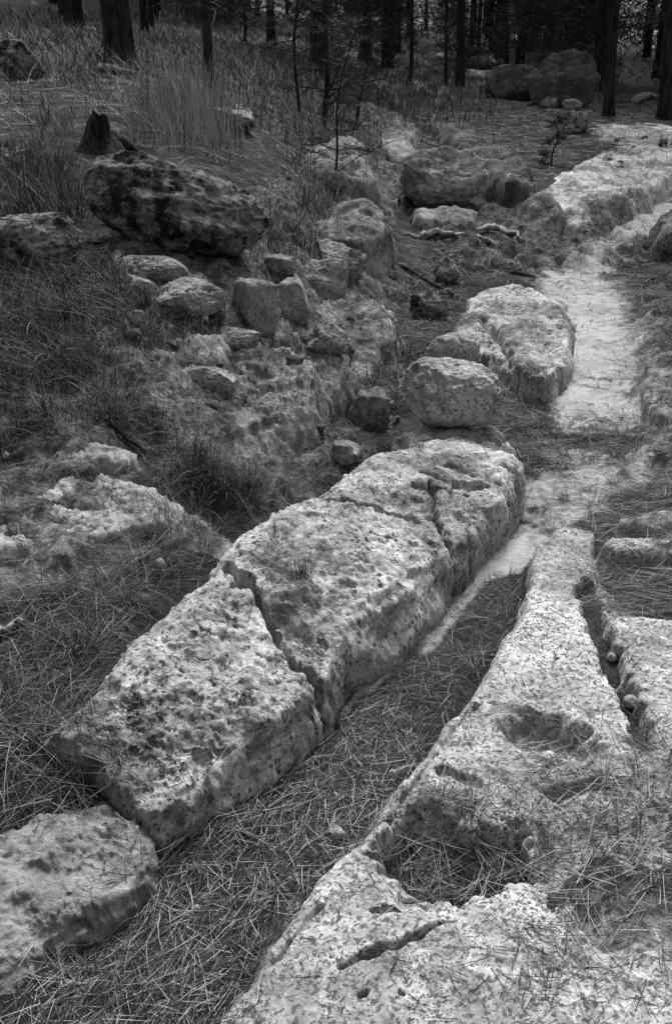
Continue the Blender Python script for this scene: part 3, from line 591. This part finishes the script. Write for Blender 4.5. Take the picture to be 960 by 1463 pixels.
def in_poly(Q, n, rng=RNG):
    Q = np.array(Q); lo, hi = Q.min(0), Q.max(0); out = np.zeros((0, 2)); guard = 0
    while len(out) < n and guard < 60:
        c = rng.uniform(lo, hi, (n * 2, 2)); sd = poly_sd(c[:, 0], c[:, 1], Q); soft = sd + .03 * rng.normal(size=len(c)); out = np.concatenate([out, c[soft > 0]]); guard += 1
    return out[:n]
def area(Q): Q = np.array(Q); x, y = Q[:, 0], Q[:, 1]; return abs((x * np.roll(y, -1) - y * np.roll(x, -1)).sum()) / 2
NV = []; NF = []; NTn = []; NOFF = [0]
def add_blades(store, V, F, T):
    off = sum(len(v) for v in store[0]); store[0].append(V); store[1].append(F + off); store[2].append(T)
near, farn = ([], [], []), ([], [], [])
def needles(pts, dens, length=.12, heading=None, spread=3.2, pile=.012, bright=.5, store=near, wmul=1.0, cap=45000, world=False, over_sand=False):
    Q = pts if world else [P(a, b) for a, b in pts]; n = int(min(cap, 1.7 * dens * area(Q))); pile *= .7; length *= .85; c = in_poly(Q, n // 2 + 1)
    if not over_sand: c = c[(lookup(SAND, c[:, 0], c[:, 1]) < .6) | (RNG.random(len(c)) < .12)]
    c = np.repeat(c, 2, 0); n = len(c); r = np.hypot(c[:, 0], c[:, 1])
    a0 = (RNG.uniform(0, 2 * np.pi, n // 2) if heading is None else heading + RNG.normal(size=n // 2) * spread * .35 + np.pi * (RNG.random(n // 2) < .5)); a0 = np.repeat(a0, 2) + RNG.normal(size=n) * .10
    L = length * RNG.uniform(.5, 1.25, n); L = L * np.clip(r / 4, 1, 1.25); wd = np.clip(r * .00045, .00115, .006) * RNG.uniform(.7, 1.25, n) * wmul
    z = surf(c[:, 0], c[:, 1]) + np.abs(RNG.normal(size=n)) * pile
    T = np.clip(bright * (RNG.random(n) ** 3.4) * 1.6, 0, 1)
    ex, ey = c[:, 0] + np.cos(a0) * L, c[:, 1] + np.sin(a0) * L; m = np.abs(surf(ex, ey) - surf(c[:, 0], c[:, 1])) < .55 * L; m &= np.abs(surf((ex + c[:, 0]) / 2, (ey + c[:, 1]) / 2) - surf(c[:, 0], c[:, 1])) < .35 * L
    c, a0, L, wd, z, T = c[m], a0[m], L[m], wd[m], z[m], T[m]; n = len(c)
    V, F, T = strips(np.stack([c[:, 0], c[:, 1], z], 1), np.stack([np.cos(a0), np.sin(a0)], 1), L, wd, RNG.normal(size=n) * .05, np.stack([RNG.normal(size=n) * .10, RNG.normal(size=n) * .05], 1), T, 3, drape=.0015 + np.abs(RNG.normal(size=n)) * .003)
    add_blades(store, V, F, T)
TR = math.atan2(1.41, .94)
trail = [(20,1463),(60,1400),(160,1340),(215,1265),(225,1225),(310,1172),(400,1105),(460,1050),(510,990),(600,915),(690,805),(745,800),(750,860),(700,945),(640,1030),(590,1095),(540,1170),(470,1250),(390,1330),(340,1400),(320,1470)]
needles([(-30,1560),(60,1400),(160,1340),(215,1265),(225,1225),(310,1172),(400,1105),(460,1055),(505,1000),(600,1040),(590,1095),(540,1170),(470,1250),(390,1330),(340,1400),(320,1560)], 28000, .092, TR, 2.6, .010, .6, over_sand=True)
needles([(505,1005),(610,935),(675,865),(705,825),(735,815),(750,860),(700,945),(640,1030),(590,1095),(500,1040)], 16000, .085, None, 3, .008, .38)
needles([(745,700),(800,640),(900,620),(915,680),(850,740),(770,760)], 5000, .10, None, 3, .006, .45)
needles([(5,1100),(0,850),(140,830),(270,750),(330,780),(260,830),(180,895),(115,985),(65,1050),(150,1110),(180,1150),(60,1170),(0,1180)], 12000, .13, None, 3, .022, .42)
needles([(0,970),(110,960),(150,1120),(60,1160),(-20,1160)], 9000, .14, None, 3, .03, .42)
needles([(240,780),(330,690),(470,650),(560,620),(540,650),(480,690),(360,735),(330,790)], 9000, .11, None, 3, .016, .35)
needles([(550,1170),(650,1170),(700,1205),(775,1200),(750,1250),(690,1270),(640,1308),(570,1290),(545,1240)], 16000, .12, None, 3, .02, .5)
needles([(760,1150),(960,1080),(1100,1100),(1100,1320),(960,1300),(780,1310),(750,1250),(780,1200)], 5500, .13, .3, 3, .016, .58)
needles([(700,1330),(960,1310),(1050,1500),(640,1480)], 1600, .12, .3, 3, .012, .55)
needles([(740,1040),(830,1060),(850,1110),(760,1130),(730,1090)], 8000, .10, .4, 3, .012, .5)
needles([(830,830),(960,790),(1050,830),(1050,885),(870,880),(845,870)], 9000, .12, .1, 2, .012, .5)
needles([(840,745),(900,690),(1000,680),(1050,790),(850,800)], 6000, .12, .1, 2, .012, .45)
needles([(345,755),(380,830),(415,905),(440,960),(460,1050),(440,1050),(420,960),(395,900),(365,835),(330,790)], 9000, .09, -1.1, 2, .006, .3)
needles([(832,835),(870,900),(905,980),(930,1050),(915,1055),(880,960),(850,900)], 9000, .08, -1.0, 2, .006, .35)
needles([(480,640),(560,450),(600,330),(680,330),(660,450),(600,520),(560,620)], 2600, .10, None, 3, .010, .42)
needles([(700,560),(780,560),(800,640),(750,690),(720,620)], 9000, .10, None, 3, .012, .4)
needles([(-60,620),(160,580),(260,680),(250,790),(-60,840)], 1000, .12, None, 3, .008, .42)
needles([(160,480),(560,400),(480,620),(300,640),(180,600)], 1500, .10, None, 3, .008, .35)
needles([(900,400),(1050,380),(1050,680),(930,660),(915,560)], 3000, .12, None, 3, .008, .4)
needles([(1040,640),(1300,600),(1800,1000),(2100,1700),(1050,1600),(1060,1100)], 1800, .13, None, 3, .01, .5, cap=12000)
needles([(-60,600),(-40,1560),(-700,1500),(-600,700)], 1800, .13, None, 3, .01, .5, cap=12000)
needles([(795,528),(900,524),(905,552),(800,556)], 1200, .07, 0, 2, .003, .5, over_sand=True)
needles([(790,380),(900,380),(920,640),(780,640)], 220, .07, 0, 3, .003, .2, over_sand=True)
needles([(790,590),(910,590),(920,660),(780,660)], 3500, .08, 0, 3, .004, .25, over_sand=True)
needles([(580,170),(740,280),(960,200),(1100,160),(760,120)], 1100, .13, None, 3, .01, 1.0, store=farn, wmul=1.0, cap=22000)
needles([(-60,130),(150,40),(430,60),(560,150),(520,280),(430,360),(130,380),(-60,400)], 420, .16, None, 3, .015, .6, store=farn)
needles([(560,330),(800,330),(900,300),(960,330),(900,420),(700,400)], 1300, .10, None, 3, .01, .45, store=farn)
needles([(60,1060),(460,1000),(740,640),(560,640),(330,780),(190,900)], 110, .09, None, 3, .002, .3)
needles([(560,1100),(740,800),(920,1060),(980,1480),(400,1480)], 260, .09, None, 3, .002, .35)
for nm, st in (('pine_needle_litter', near), ('pine_needle_litter', farn)):
    o = link(nm, mesh(nm, np.concatenate(st[0]), np.concatenate(st[1]), {'tone': np.concatenate(st[2])}), M['needle']); tag(o, kind='stuff')

def grass_blades(c, hgt, lean, tone, wd, seg=4, droop=.5, ang=None):
    n = len(c); a = RNG.uniform(0, 2 * np.pi, n) if ang is None else ang
    z = surf(c[:, 0], c[:, 1]) - .01
    up = 1 / np.maximum(lean, .05); L = hgt / up * 1.0
    return strips(np.stack([c[:, 0], c[:, 1], z], 1), np.stack([np.cos(a), np.sin(a)], 1), L, wd, up, np.stack([RNG.normal(size=n) * .15, droop * up * RNG.uniform(.2, .9, n)], 1), tone, seg, side=True)
gst = ([], [], [])
def grass(pts, clumps, per, h, lean=.45, bright=.4, rad=.05, droop=.45):
    Q = [P(a, b) for a, b in pts]; c0 = in_poly(Q, clumps); hh = np.repeat(RNG.uniform(.55, 1.25, len(c0)), per); r0 = np.hypot(c0[:, 0], c0[:, 1])
    c = np.repeat(c0, per, 0) + RNG.normal(size=(len(c0) * per, 2)) * rad * np.repeat(np.clip(r0 / 5, .6, 3), per)[:, None]; n = len(c); r = np.hypot(c[:, 0], c[:, 1])
    tb = np.repeat(RNG.uniform(.5, 1.4, len(c0)), per)
    T = np.clip(bright * tb * RNG.beta(1.8, 2.4, n) * 1.8, 0, 1)
    V, F, T = grass_blades(c, h * hh * RNG.uniform(.4, 1.1, n), np.abs(RNG.normal(size=n)) * lean + .08, T, np.clip(r * .0006, .0016, .02) * RNG.uniform(.7, 1.2, n), 4, droop)
    add_blades(gst, V, F, T)
grass([(0,60),(130,50),(420,80),(480,150),(520,280),(440,330),(390,300),(230,215),(120,240),(110,300),(0,310)], 640, 26, .27, .6, .5)
grass([(200,160),(320,140),(330,220),(250,225)], 90, 14, .46, .2, 1.15, droop=.15)
grass([(0,20),(300,10),(440,60),(470,120),(300,110),(0,110)], 300, 20, .28, .6, .55, rad=.14)
grass([(100,240),(20,230),(0,320),(110,320)], 60, 26, .24, .4, .4)
grass([(-40,390),(160,370),(200,470),(180,600),(60,640),(-40,640)], 200, 34, .15, .9, .33, rad=.05, droop=.7)
grass([(190,430),(330,440),(320,480),(180,490)], 40, 26, .13, .8, .35, droop=.7)
grass([(330,340),(480,290),(470,400),(340,370)], 60, 22, .16, .6, .4)
grass([(480,100),(700,110),(660,190),(560,180),(500,260),(450,180)], 170, 20, .22, .4, .42, rad=.1)
grass([(0,960),(90,930),(120,1080),(0,1100)], 22, 30, .13, .9, .4, rad=.03, droop=.8)
grass([(180,560),(240,600),(300,700),(250,780),(200,800),(240,700)], 26, 30, .12, .9, .3, rad=.04, droop=.8)
grass([(560,470),(600,500),(560,600),(500,560),(530,500)], 30, 20, .10, .7, .4, rad=.03)
grass([(700,560),(780,572),(785,600),(730,610)], 16, 30, .06, .9, .3, rad=.03, droop=.7)
grass([(430,590),(520,540),(520,600),(450,640)], 18, 24, .10, .7, .35, rad=.03, droop=.6)
grass([(590,170),(750,280),(960,240),(960,150),(700,120)], 110, 12, .07, .6, .4, rad=.08)
grass([(200,800),(330,740),(420,700),(330,690),(260,760)], 20, 26, .11, .8, .35, rad=.04, droop=.7)
o = link('hillside_grass', mesh('hillside_grass', np.concatenate(gst[0]), np.concatenate(gst[1]), {'tone': np.concatenate(gst[2])}), M['grass']); tag(o, kind='stuff')
def tuft(px, py, n, h, lean, label, bright=.4, rad=.03, droop=.6, name='grass_tuft', group='single tufts of grass', ww=1.0):
    q = P(px, py); c = np.repeat(q[None], n, 0) + RNG.normal(size=(n, 2)) * rad
    V, F, T = grass_blades(c, h * RNG.uniform(.45, 1.1, n), np.abs(RNG.normal(size=n)) * lean + .1, np.clip(bright * RNG.beta(1.6, 2.2, n) * 1.8, 0, 1), np.clip(np.hypot(*q) * .0006, .0016, .01) * RNG.uniform(.7, 1.3, n) * ww, 4, droop)
    loc = np.array([q[0], q[1], surf1(*q)])
    o = link(name, mesh(name, V - loc, F, {'tone': T}), M['grass'], loc=loc); return tag(o, label, 'grass', group)
tuft(300,690,900,.20,.55,'dense drooping grass tuft below the layered rock mound',.33,.05,.75)
tuft(345,705,300,.12,.6,'smaller dark tuft at the right foot of the drooping grass tuft',.3,.03,.7)
tuft(598,722,26,.07,.5,'tiny sprig of grass growing from the furrowed bedrock',.15,.006,.2)
tuft(945,222,60,.16,.5,'small dark tuft on the pale strip at the upper right edge',.1,.03,.2)
tuft(435,935,50,.09,.7,'small dark sprig in the crack between the two pitted blocks',.15,.01,.4)
tuft(810,1395,130,.045,2.4,'flat dry tuft radiating over the bottom right slabs',.55,.012,.6, ww=.9)
tuft(640,1285,70,.05,1.9,'dry star shaped tuft in the needle hollow',.5,.01,.5, ww=.9)
tuft(175,1140,60,.07,.8,'withered sprig at the corner of the front pitted block',.4,.012,.5)
tuft(120,930,120,.16,.7,'dark upright grass at the left of the pitted block',.3,.03,.5)
tuft(150,600,120,.13,.7,'dark bent grass beside the low light ledge',.28,.03,.7)

# ------------------------------------------------------------------ wood: trunks, saplings, roots, logs, stump
def tube(pts, rad, sides=8, rough=0.0, seed=0, caps=True):
    pts = np.array(pts, float); n = len(pts); rad = np.broadcast_to(rad, (n,)); V = np.zeros((n, sides, 3))
    T = np.gradient(pts, axis=0); T /= np.linalg.norm(T, axis=1)[:, None] + 1e-9
    ref = np.array([1., 0, 0]) if abs(T[0][2]) > .7 else np.array([0, 0, 1.])
    a = np.linspace(0, 2 * np.pi, sides, endpoint=False)
    for i in range(n):
        u = np.cross(ref, T[i]); u /= np.linalg.norm(u) + 1e-9; v = np.cross(T[i], u); ref = np.cross(T[i], u) * 0 + ref
        q = rad[i]
        if rough: q = q * (1 + rough * perlin(np.cos(a) * 2.5 + seed, np.sin(a) * 2.5, np.full(sides, pts[i][2] * 1.3 + i * .15), seed))
        V[i] = pts[i] + np.outer(np.cos(a) * q, u) + np.outer(np.sin(a) * q, v)
    V = V.reshape(-1, 3); F = []
    for i in range(n - 1):
        for j in range(sides):
            k = (j + 1) % sides; F.append((i * sides + j, i * sides + k, (i + 1) * sides + k, (i + 1) * sides + j))
    if caps:
        c0 = len(V); V = np.concatenate([V, pts[:1], pts[-1:]])
        for j in range(sides):
            k = (j + 1) % sides; F.append((c0, k, j, j)); F.append((c0 + 1, (n - 1) * sides + j, (n - 1) * sides + k, (n - 1) * sides + k))
    return V, F
def tubes_mesh(name, L):
    Vs, Fs, off = [], [], 0
    for V, F in L: Vs.append(V); Fs += [tuple(x + off for x in f) for f in F]; off += len(V)
    V = np.concatenate(Vs); me = bpy.data.meshes.new(name); me.from_pydata(V.tolist(), [], [tuple(dict.fromkeys(f)) for f in Fs]); me.polygons.foreach_set('use_smooth', [True] * len(me.polygons)); me.update(); return me
def branch(r, p, d, L, rad, seg=6, sag=.0, kink=.25):
    pts = [np.array(p, float)]; d = np.array(d, float); d /= np.linalg.norm(d)
    for k in range(seg):
        d = d + r.normal(size=3) * kink * .35; d[2] -= sag / seg; d /= np.linalg.norm(d); pts.append(pts[-1] + d * L / seg)
    return pts, np.linspace(rad, rad * .25, seg + 1)
def crown_mesh(name, seed, H, z0, R, clumps=170, leaves=44, size=.10):
    r = np.random.default_rng(seed); V = []; T = []
    zc = z0 + (H - z0) * r.random(clumps) ** .8; rr_ = R * (1 - ((zc - z0) / (H - z0)) ** 1.5 * .8) * r.uniform(.15, 1.0, clumps); a = r.uniform(0, 6.283, clumps)
    cc = np.stack([np.cos(a) * rr_, np.sin(a) * rr_, zc - rr_ * .12], 1)
    c = np.repeat(cc, leaves, 0) + r.normal(size=(clumps * leaves, 3)) * np.array([.30, .30, .14]) * (R / 2.2)
    n = len(c); d = r.normal(size=(n, 3)); d /= np.linalg.norm(d, axis=1)[:, None]; e = np.cross(d, r.normal(size=(n, 3))); e /= np.linalg.norm(e, axis=1)[:, None]
    s = size * r.uniform(.6, 1.3, n)[:, None]
    V = np.stack([c - d * s, c + e * s * .13, c + d * s, c - e * s * .13], 1).reshape(-1, 3); F = np.arange(n * 4).reshape(n, 4)
    return mesh(name, V, F, smooth=False)
def trunk_mesh(name, seed, H, rad, lean=(0, 0), dead=8, lo=.25, dl=.9):
    r = np.random.default_rng(seed); n = 26; zs = np.concatenate([np.linspace(-.3, 1.2, 10), np.linspace(1.6, H, n - 10)])
    pts = [(lean[0] * z + .015 * math.sin(z * 1.1 + seed), lean[1] * z, z) for z in zs]
    rd = [rad * (1 - .85 * max(z, 0) / H) * (1 + .45 * math.exp(-max(z + .05, 0) * 5)) for z in zs]
    L = [tube(pts, np.array(rd), 14, .22, seed)]
    for k in range(dead):
        z = r.uniform(lo, H * .8); a = r.uniform(0, 6.283); rz = rad * (1 - .85 * z / H)
        p, q = branch(r, (lean[0] * z, lean[1] * z, z), (math.cos(a), math.sin(a), r.uniform(-.25, .35)), dl * r.uniform(.4, 1.2), max(rad * .2, .011), 6, .25)
        L.append(tube(p, q, 5))
        for _ in range(3):
            i = r.integers(2, 6); p2, q2 = branch(r, p[i], np.array(p[i]) - np.array(p[i - 1]) + r.normal(size=3) * .12, dl * .3, max(rad * .07, .005), 4, .1); L.append(tube(p2, q2, 4))
    return tubes_mesh(name, L)
def tree(px, py, wpx, label, H=11, z0=3.5, R=2.2, seed=1, lean=(0, 0), dead=8, lo=1.0, dl=.9, name='pine_tree', cat='tree', group='pine trees along the top of the picture', q=None, crown=True, clumps=170):
    q = P(px, py) if q is None else q; gz = surf1(*q); D = depth_of(q[0], q[1], gz); rad = wpx * D / FPX / 2
    if lean == (0, 0): lean = (-.09 * (px - 480) / 480, 0)
    e = empty(name, (q[0], q[1], gz), label, cat, group)
    link('trunk', trunk_mesh('trunk', seed, H, rad, lean, dead, lo, dl), M['bark'], e)
    if crown: link('crown', crown_mesh('crown', seed + 50, H * 1.05, z0, R, clumps), M['leaf'], e)
    return e
tree(172,96,40,'thickest trunk, standing on the grassy slope at the upper left',H=14,z0=6.5,R=2.4,clumps=70,seed=1,lean=(-.02,.03),dead=5,lo=2.5)
tree(106,40,24,'dark trunk left of and behind the thickest trunk',H=13,z0=6,R=2.2,clumps=70,seed=2,dead=4,lo=2.5)
tree(301,150,13,'slender dark pine with bare twiggy lower branches right of the thickest trunk',H=7,z0=3.0,R=1.3,seed=3,lean=(.015,.02),dead=44,lo=.6,dl=1.0,clumps=80)
tree(217,38,9,'thin distant trunk between the thickest trunk and the slender pine',H=8,z0=3,R=1.6,seed=4)
tree(452,112,17,'dark trunk at the left end of the forest edge',H=12,z0=5,R=2.0,clumps=80,seed=5,dead=14)
tree(557,76,14,'straight trunk behind the pale ground at the forest edge',H=12,z0=3,R=2.4,seed=6,dead=12)
tree(655,122,13,'trunk standing left of the small pale stone at the forest edge',H=12,z0=3,R=2.4,seed=7,dead=12)
tree(740,100,12,'trunk rising from behind the dark smooth boulder',H=12,z0=3,R=2.2,seed=8,dead=12, lean=(.03,0))
tree(722,96,7,'thin stem paired with the trunk behind the dark smooth boulder',H=9,z0=3,R=1.3,seed=9,dead=8)
tree(870,166,15,'trunk standing alone on the flat right of the forest boulders',H=12,z0=3,R=2.4,seed=10,dead=16,lo=1)
tree(950,172,20,'dark trunk at the right edge of the forest',H=12,z0=2.4,R=2.6,seed=11,dead=16,lo=1)
tree(683,78,7,'thin pale gap trunk left of the middle pair in the forest',H=11,z0=3.5,R=1.6,seed=12)
tree(700,82,7,'thin trunk right of the middle gap in the forest',H=11,z0=3.5,R=1.6,seed=13)
tree(586,115,6,'thin young stem in front of the forest edge',H=5,z0=1.6,R=.9,seed=14,dead=16,lo=.3,dl=.6,clumps=60)
tree(636,122,5,'very thin young stem left of the forest edge trunk',H=5,z0=1.6,R=.8,seed=15,dead=14,lo=.3,dl=.5,clumps=50)
# bare and half bare saplings
def sapling(px, py, wpx, H, lean, label, seed, nb=16, tufts=True, dl=.45):
    q = P(px, py); gz = surf1(*q); D = depth_of(q[0], q[1], gz); rad = wpx * D / FPX / 2; r = np.random.default_rng(seed)
    e = empty('sapling', (q[0], q[1], gz), label, 'sapling', 'saplings on the slope'); n = 9
    pts = [(lean[0] * t * H + .03 * math.sin(t * 7 + seed), lean[1] * t * H, -.1 + t * (H + .1)) for t in np.linspace(0, 1, n)]
    link('stem', tubes_mesh('stem', [tube(pts, np.linspace(rad, rad * .35, n), 8, .15, seed)]), M['bark'], e)
    tips = []
    for k in range(nb):
        t = r.uniform(.12, 1); a = r.uniform(0, 6.283); b = np.array([np.interp(t, np.linspace(0, 1, n), [p[i] for p in pts]) for i in range(3)])
        p, qd = branch(r, b, (math.cos(a), math.sin(a), r.uniform(.0, .8)), dl * r.uniform(.5, 1.2) * (1.2 - .5 * t), rad * .42, 6, .1); L = [tube(p, qd, 5)]; tips += p[3:]
        for _ in range(4):
            i = r.integers(2, 6); p2, q2 = branch(r, p[i], np.array(p[i]) - np.array(p[i - 1]) + r.normal(size=3) * .06, dl * .35, rad * .14, 4, .1); L.append(tube(p2, q2, 4)); tips += p2[2:]
        link('branch', tubes_mesh('branch', L), M['twig'], e)
    if tufts:
        tp = np.array(tips); c = np.repeat(tp, 9, 0); m = len(c); d = r.normal(size=(m, 3)); d[:, 2] = np.abs(d[:, 2]) * .6; d /= np.linalg.norm(d, axis=1)[:, None]; s = np.cross(d, r.normal(size=(m, 3))); s /= np.linalg.norm(s, axis=1)[:, None]
        Ln = r.uniform(.05, .11, m)[:, None]; wv = .0022
        V = np.stack([c - s * wv, c + s * wv, c + d * Ln], 1).reshape(-1, 3); link('foliage', mesh('foliage', V, np.arange(m * 3).reshape(m, 3), smooth=False), M['leaf'], e)
sapling(462,178,9,1.9,(.03,.0),'dark sapling with a dense bushy head standing left of the gully',31,26)
sapling(470,262,4,1.0,(.16,0),'thin leaning sapling with fine needles on the grassy outcrop',32,14,dl=.35)
sapling(512,172,5,1.3,(.12,0),'thin bare sapling leaning right at the head of the gully',35,16,tufts=False,dl=.5)
sapling(352,60,5,1.6,(-.05,0),'distant twiggy sapling right of the slender dark pine',36,20,tufts=False,dl=.7)
sapling(424,160,5,1.5,(.02,0),'small bare sapling left of the dark bushy one',33,18)
sapling(792,238,3,.42,(-.08,0),'tiny twiggy seedling alone on the needle covered flat',34,8,dl=.14)
# forest beyond: shared trunks and crowns
protos = []
for v in range(4):
    e = empty('pine_tree', (0, 0, 0), 'x', 'tree'); tm = trunk_mesh('trunk', 70 + v, 12, .115, (r_ := 0.01 * (v - 1), 0), 22, .6, 1.2)
    link('trunk', tm, M['bark'], e); link('crown', crown_mesh('crown', 80 + v, 12.5, [1.6, 2.6, 1.0, 3.2][v], [2.6, 2.4, 2.2, 2.6][v], 260, 48, .11), M['leaf'], e); protos.append(e)
placed = []; k = 0; tries = 0
while k < 150 and tries < 6000:
    tries += 1
    a = math.radians(RNG.uniform(-42, 40)); r = RNG.uniform(17, 62); x, y = r * math.sin(a), r * math.cos(a)
    if x < -1 and r < 26: continue
    if x < -5 and r < 29: continue
    if any((x - p[0]) ** 2 + (y - p[1]) ** 2 < 2.4 for p in placed): continue
    placed.append((x, y)); s_ = RNG.uniform(.75, 1.3); z = surf1(x, y) - .1; rz = RNG.uniform(0, 6.28)
    if k < 4: o = protos[k]; o.location = (x, y, z); o.rotation_euler = (0, 0, rz); o.scale = (s_,) * 3
    else: o = copy_thing(protos[k % 4], (x, y, z), (0, 0, rz), (s_,) * 3)
    dep = ('nearest rank', 'middle rank', 'deepest rank')[0 if r < 30 else (1 if r < 44 else 2)]
    side = 'left' if a < -.1 else ('right' if a > .12 else 'middle')
    o['group'] = 'dark forest pines, %s, %s' % (side, dep); o['label'] = 'dark pine in the %s of crowded forest trees at the top %s' % (dep, side); k += 1
# low dark undergrowth that closes the forest
bush = crown_mesh('undergrowth_bush', 99, 2.6, .0, 1.3, 130, 46, .07); bush.materials.append(M['leaf'])
for k in range(80):
    a = math.radians(RNG.uniform(-8, 38)); r = RNG.uniform(22, 55); x, y = r * math.sin(a), r * math.cos(a)
    if x < 0 and r < 30: continue
    o = link('undergrowth_bush', bush, loc=(x, y, surf1(x, y) - .1)); s_ = RNG.uniform(.6, 1.5); o.scale = (s_, s_, s_ * RNG.uniform(.7, 1.3)); o.rotation_euler = (0, 0, RNG.uniform(0, 6.28))
    wh = ('middle' if a < math.radians(8) else 'right') + (', near the boulders' if r < 34 else ', deep in the shade'); tag(o, 'dark bushy young growth between the forest trunks, top ' + wh, 'bush', 'bushy undergrowth of the forest, ' + wh)
# fallen wood and roots
def log(pts, rad, label, mat='wood', name='fallen_branch', cat='branch', group='fallen wood and roots', side=8, lift=.01):
    W = []
    for i in range(len(pts) - 1):
        for t in np.linspace(0, 1, 5)[:-1 if i < len(pts) - 2 else None]:
            a = np.array(pts[i][:2]) * (1 - t) + np.array(pts[i + 1][:2]) * t; W.append(P(*a))
    D = np.hypot(*W[0]); R_ = rad * D / FPX; W = [np.array([q[0], q[1], surf1(*q) + R_ * .6 + lift * (1 + math.sin(i * 1.3)) * .5]) for i, q in enumerate(W)]
    W = np.array(W); 
    for _ in range(2): W[1:-1, 2] = np.maximum(W[1:-1, 2], (W[:-2, 2] + W[2:, 2]) / 2)
    n = len(W); loc = W[n // 2].copy(); tt = np.linspace(0, 1, n); rd = R_ * (.75 + .25 * np.sin(tt * 5 + pts[0][0])) * ((np.sin(np.pi * (tt * .86 + .07)) ** .5) if name == 'root' else (1 - .4 * tt))
    kk = R_ * (1.1 if name == 'root' else .5); W = W + kk * np.stack([fbm(np.arange(n) * .7, np.full(n, pts[0][0] * 1.7 + q_), s=1, o=2) for q_ in (0, 5, 9)], 1) * np.array([1, 1, .7])
    o = link(name, tubes_mesh(name, [tube(W - loc, rd, side, .3, int(pts[0][0]))]), M[mat], loc=loc); return tag(o, label, cat, group)
log([(576,338),(600,344),(625,337),(660,341)], 5, 'bleached root arching out of the gully bank', name='root', cat='root')
log([(678,336),(700,331),(725,334),(748,347)], 5, 'thick weathered root across the upper gully', name='root', cat='root')
log([(680,338),(705,350),(712,358)], 2.5, 'short bleached root beneath the thick one', name='root', cat='root')
log([(704,282),(718,280),(728,270),(744,264)], 3.5, 'curved bare root at the bank by the rounded boulder', name='root', cat='root')
log([(575,384),(605,402),(645,424)], 4, 'straight fallen stick slanting down into the gully', 'twig')
log([(728,392),(750,398),(765,400)], 4, 'dark bit of branch on top behind the flat topped rock', 'twig')
log([(8,232),(22,226),(38,219)], 4, 'short pale stick in the grass at the left edge')
log([(145,100),(175,106),(200,110)], 5, 'pale fallen limb at the foot of the thickest trunk')
log([(118,38),(130,46),(143,52)], 4, 'pale fallen limb beside the dark trunk at the upper left')
log([(215,110),(240,116),(262,124)], 3, 'dark fallen limb in the grass right of the thickest trunk', 'twig')
log([(905,148),(925,141),(948,144)], 6, 'bright bleached log in front of the right edge trunk')
log([(-10,912),(15,906),(32,900)], 14, 'chunk of weathered split wood at the left edge')
log([(570,290),(578,270),(590,262)], 4, 'dark twig against the rounded gully boulder', 'twig')
log([(660,80),(690,84),(712,98)], 6, 'dark leaning log at the forest edge', 'twig')
log([(80,310),(60,318),(40,326)], 3, 'thin stick above the flat left boulder', 'twig')
log([(150,600),(185,635),(210,650)], 4, 'dark twig lying over the low light ledge', 'twig')
# charred stump
q = P(158, 215); gz = surf1(*q); D = depth_of(q[0], q[1], gz); u = D / FPX
e = empty('tree_stump', (q[0], q[1], gz), 'charred black broken stump standing behind the big dark boulder', 'stump')
a = np.linspace(0, 2 * np.pi, 48, endpoint=False); V = []; nz = 16
for i in range(nz + 1):
    t = i / nz
    for j, aj in enumerate(a):
        top = (.60 + .5 * (((j // 3 * 7919) % 13) / 13 - .4) * .9 + .25 * math.cos(aj + 2.6)) * 68 * u
        R0 = u * (46 * math.exp(-t * 2.0) + 17) * (1 + .6 * float(perlin(np.array([math.cos(aj) * 2]), np.array([math.sin(aj) * 2]), np.array([t * 1.5]), 4)[0]) + .12 * math.sin(aj * 5 + 1))
        V.append((math.cos(aj) * R0, math.sin(aj) * R0, -.05 + t * top))
F = [(i * 48 + j, i * 48 + (j + 1) % 48, (i + 1) * 48 + (j + 1) % 48, (i + 1) * 48 + j) for i in range(nz) for j in range(48)]
V.append((0, 0, 30 * u)); F += [(len(V) - 1, nz * 48 + j, nz * 48 + (j + 1) % 48, nz * 48 + (j + 1) % 48) for j in range(48)]
me = bpy.data.meshes.new('trunk'); me.from_pydata(V, [], [tuple(dict.fromkeys(f)) for f in F]); link('trunk', me, M['burnt'], e)
for s_, rot in ((-1, .4), (1, -.3), (.3, 1.2)):
    p, qd = branch(np.random.default_rng(5), (s_ * 20 * u, -8 * u, 14 * u), (s_, -.5, -.35), 30 * u, 8 * u, 5, .3); link('root', tubes_mesh('root', [tube(p, qd, 7, .3, 3)]), M['burnt'], e)
print('tris', sum(len(m.polygons) * 2 for m in bpy.data.meshes))
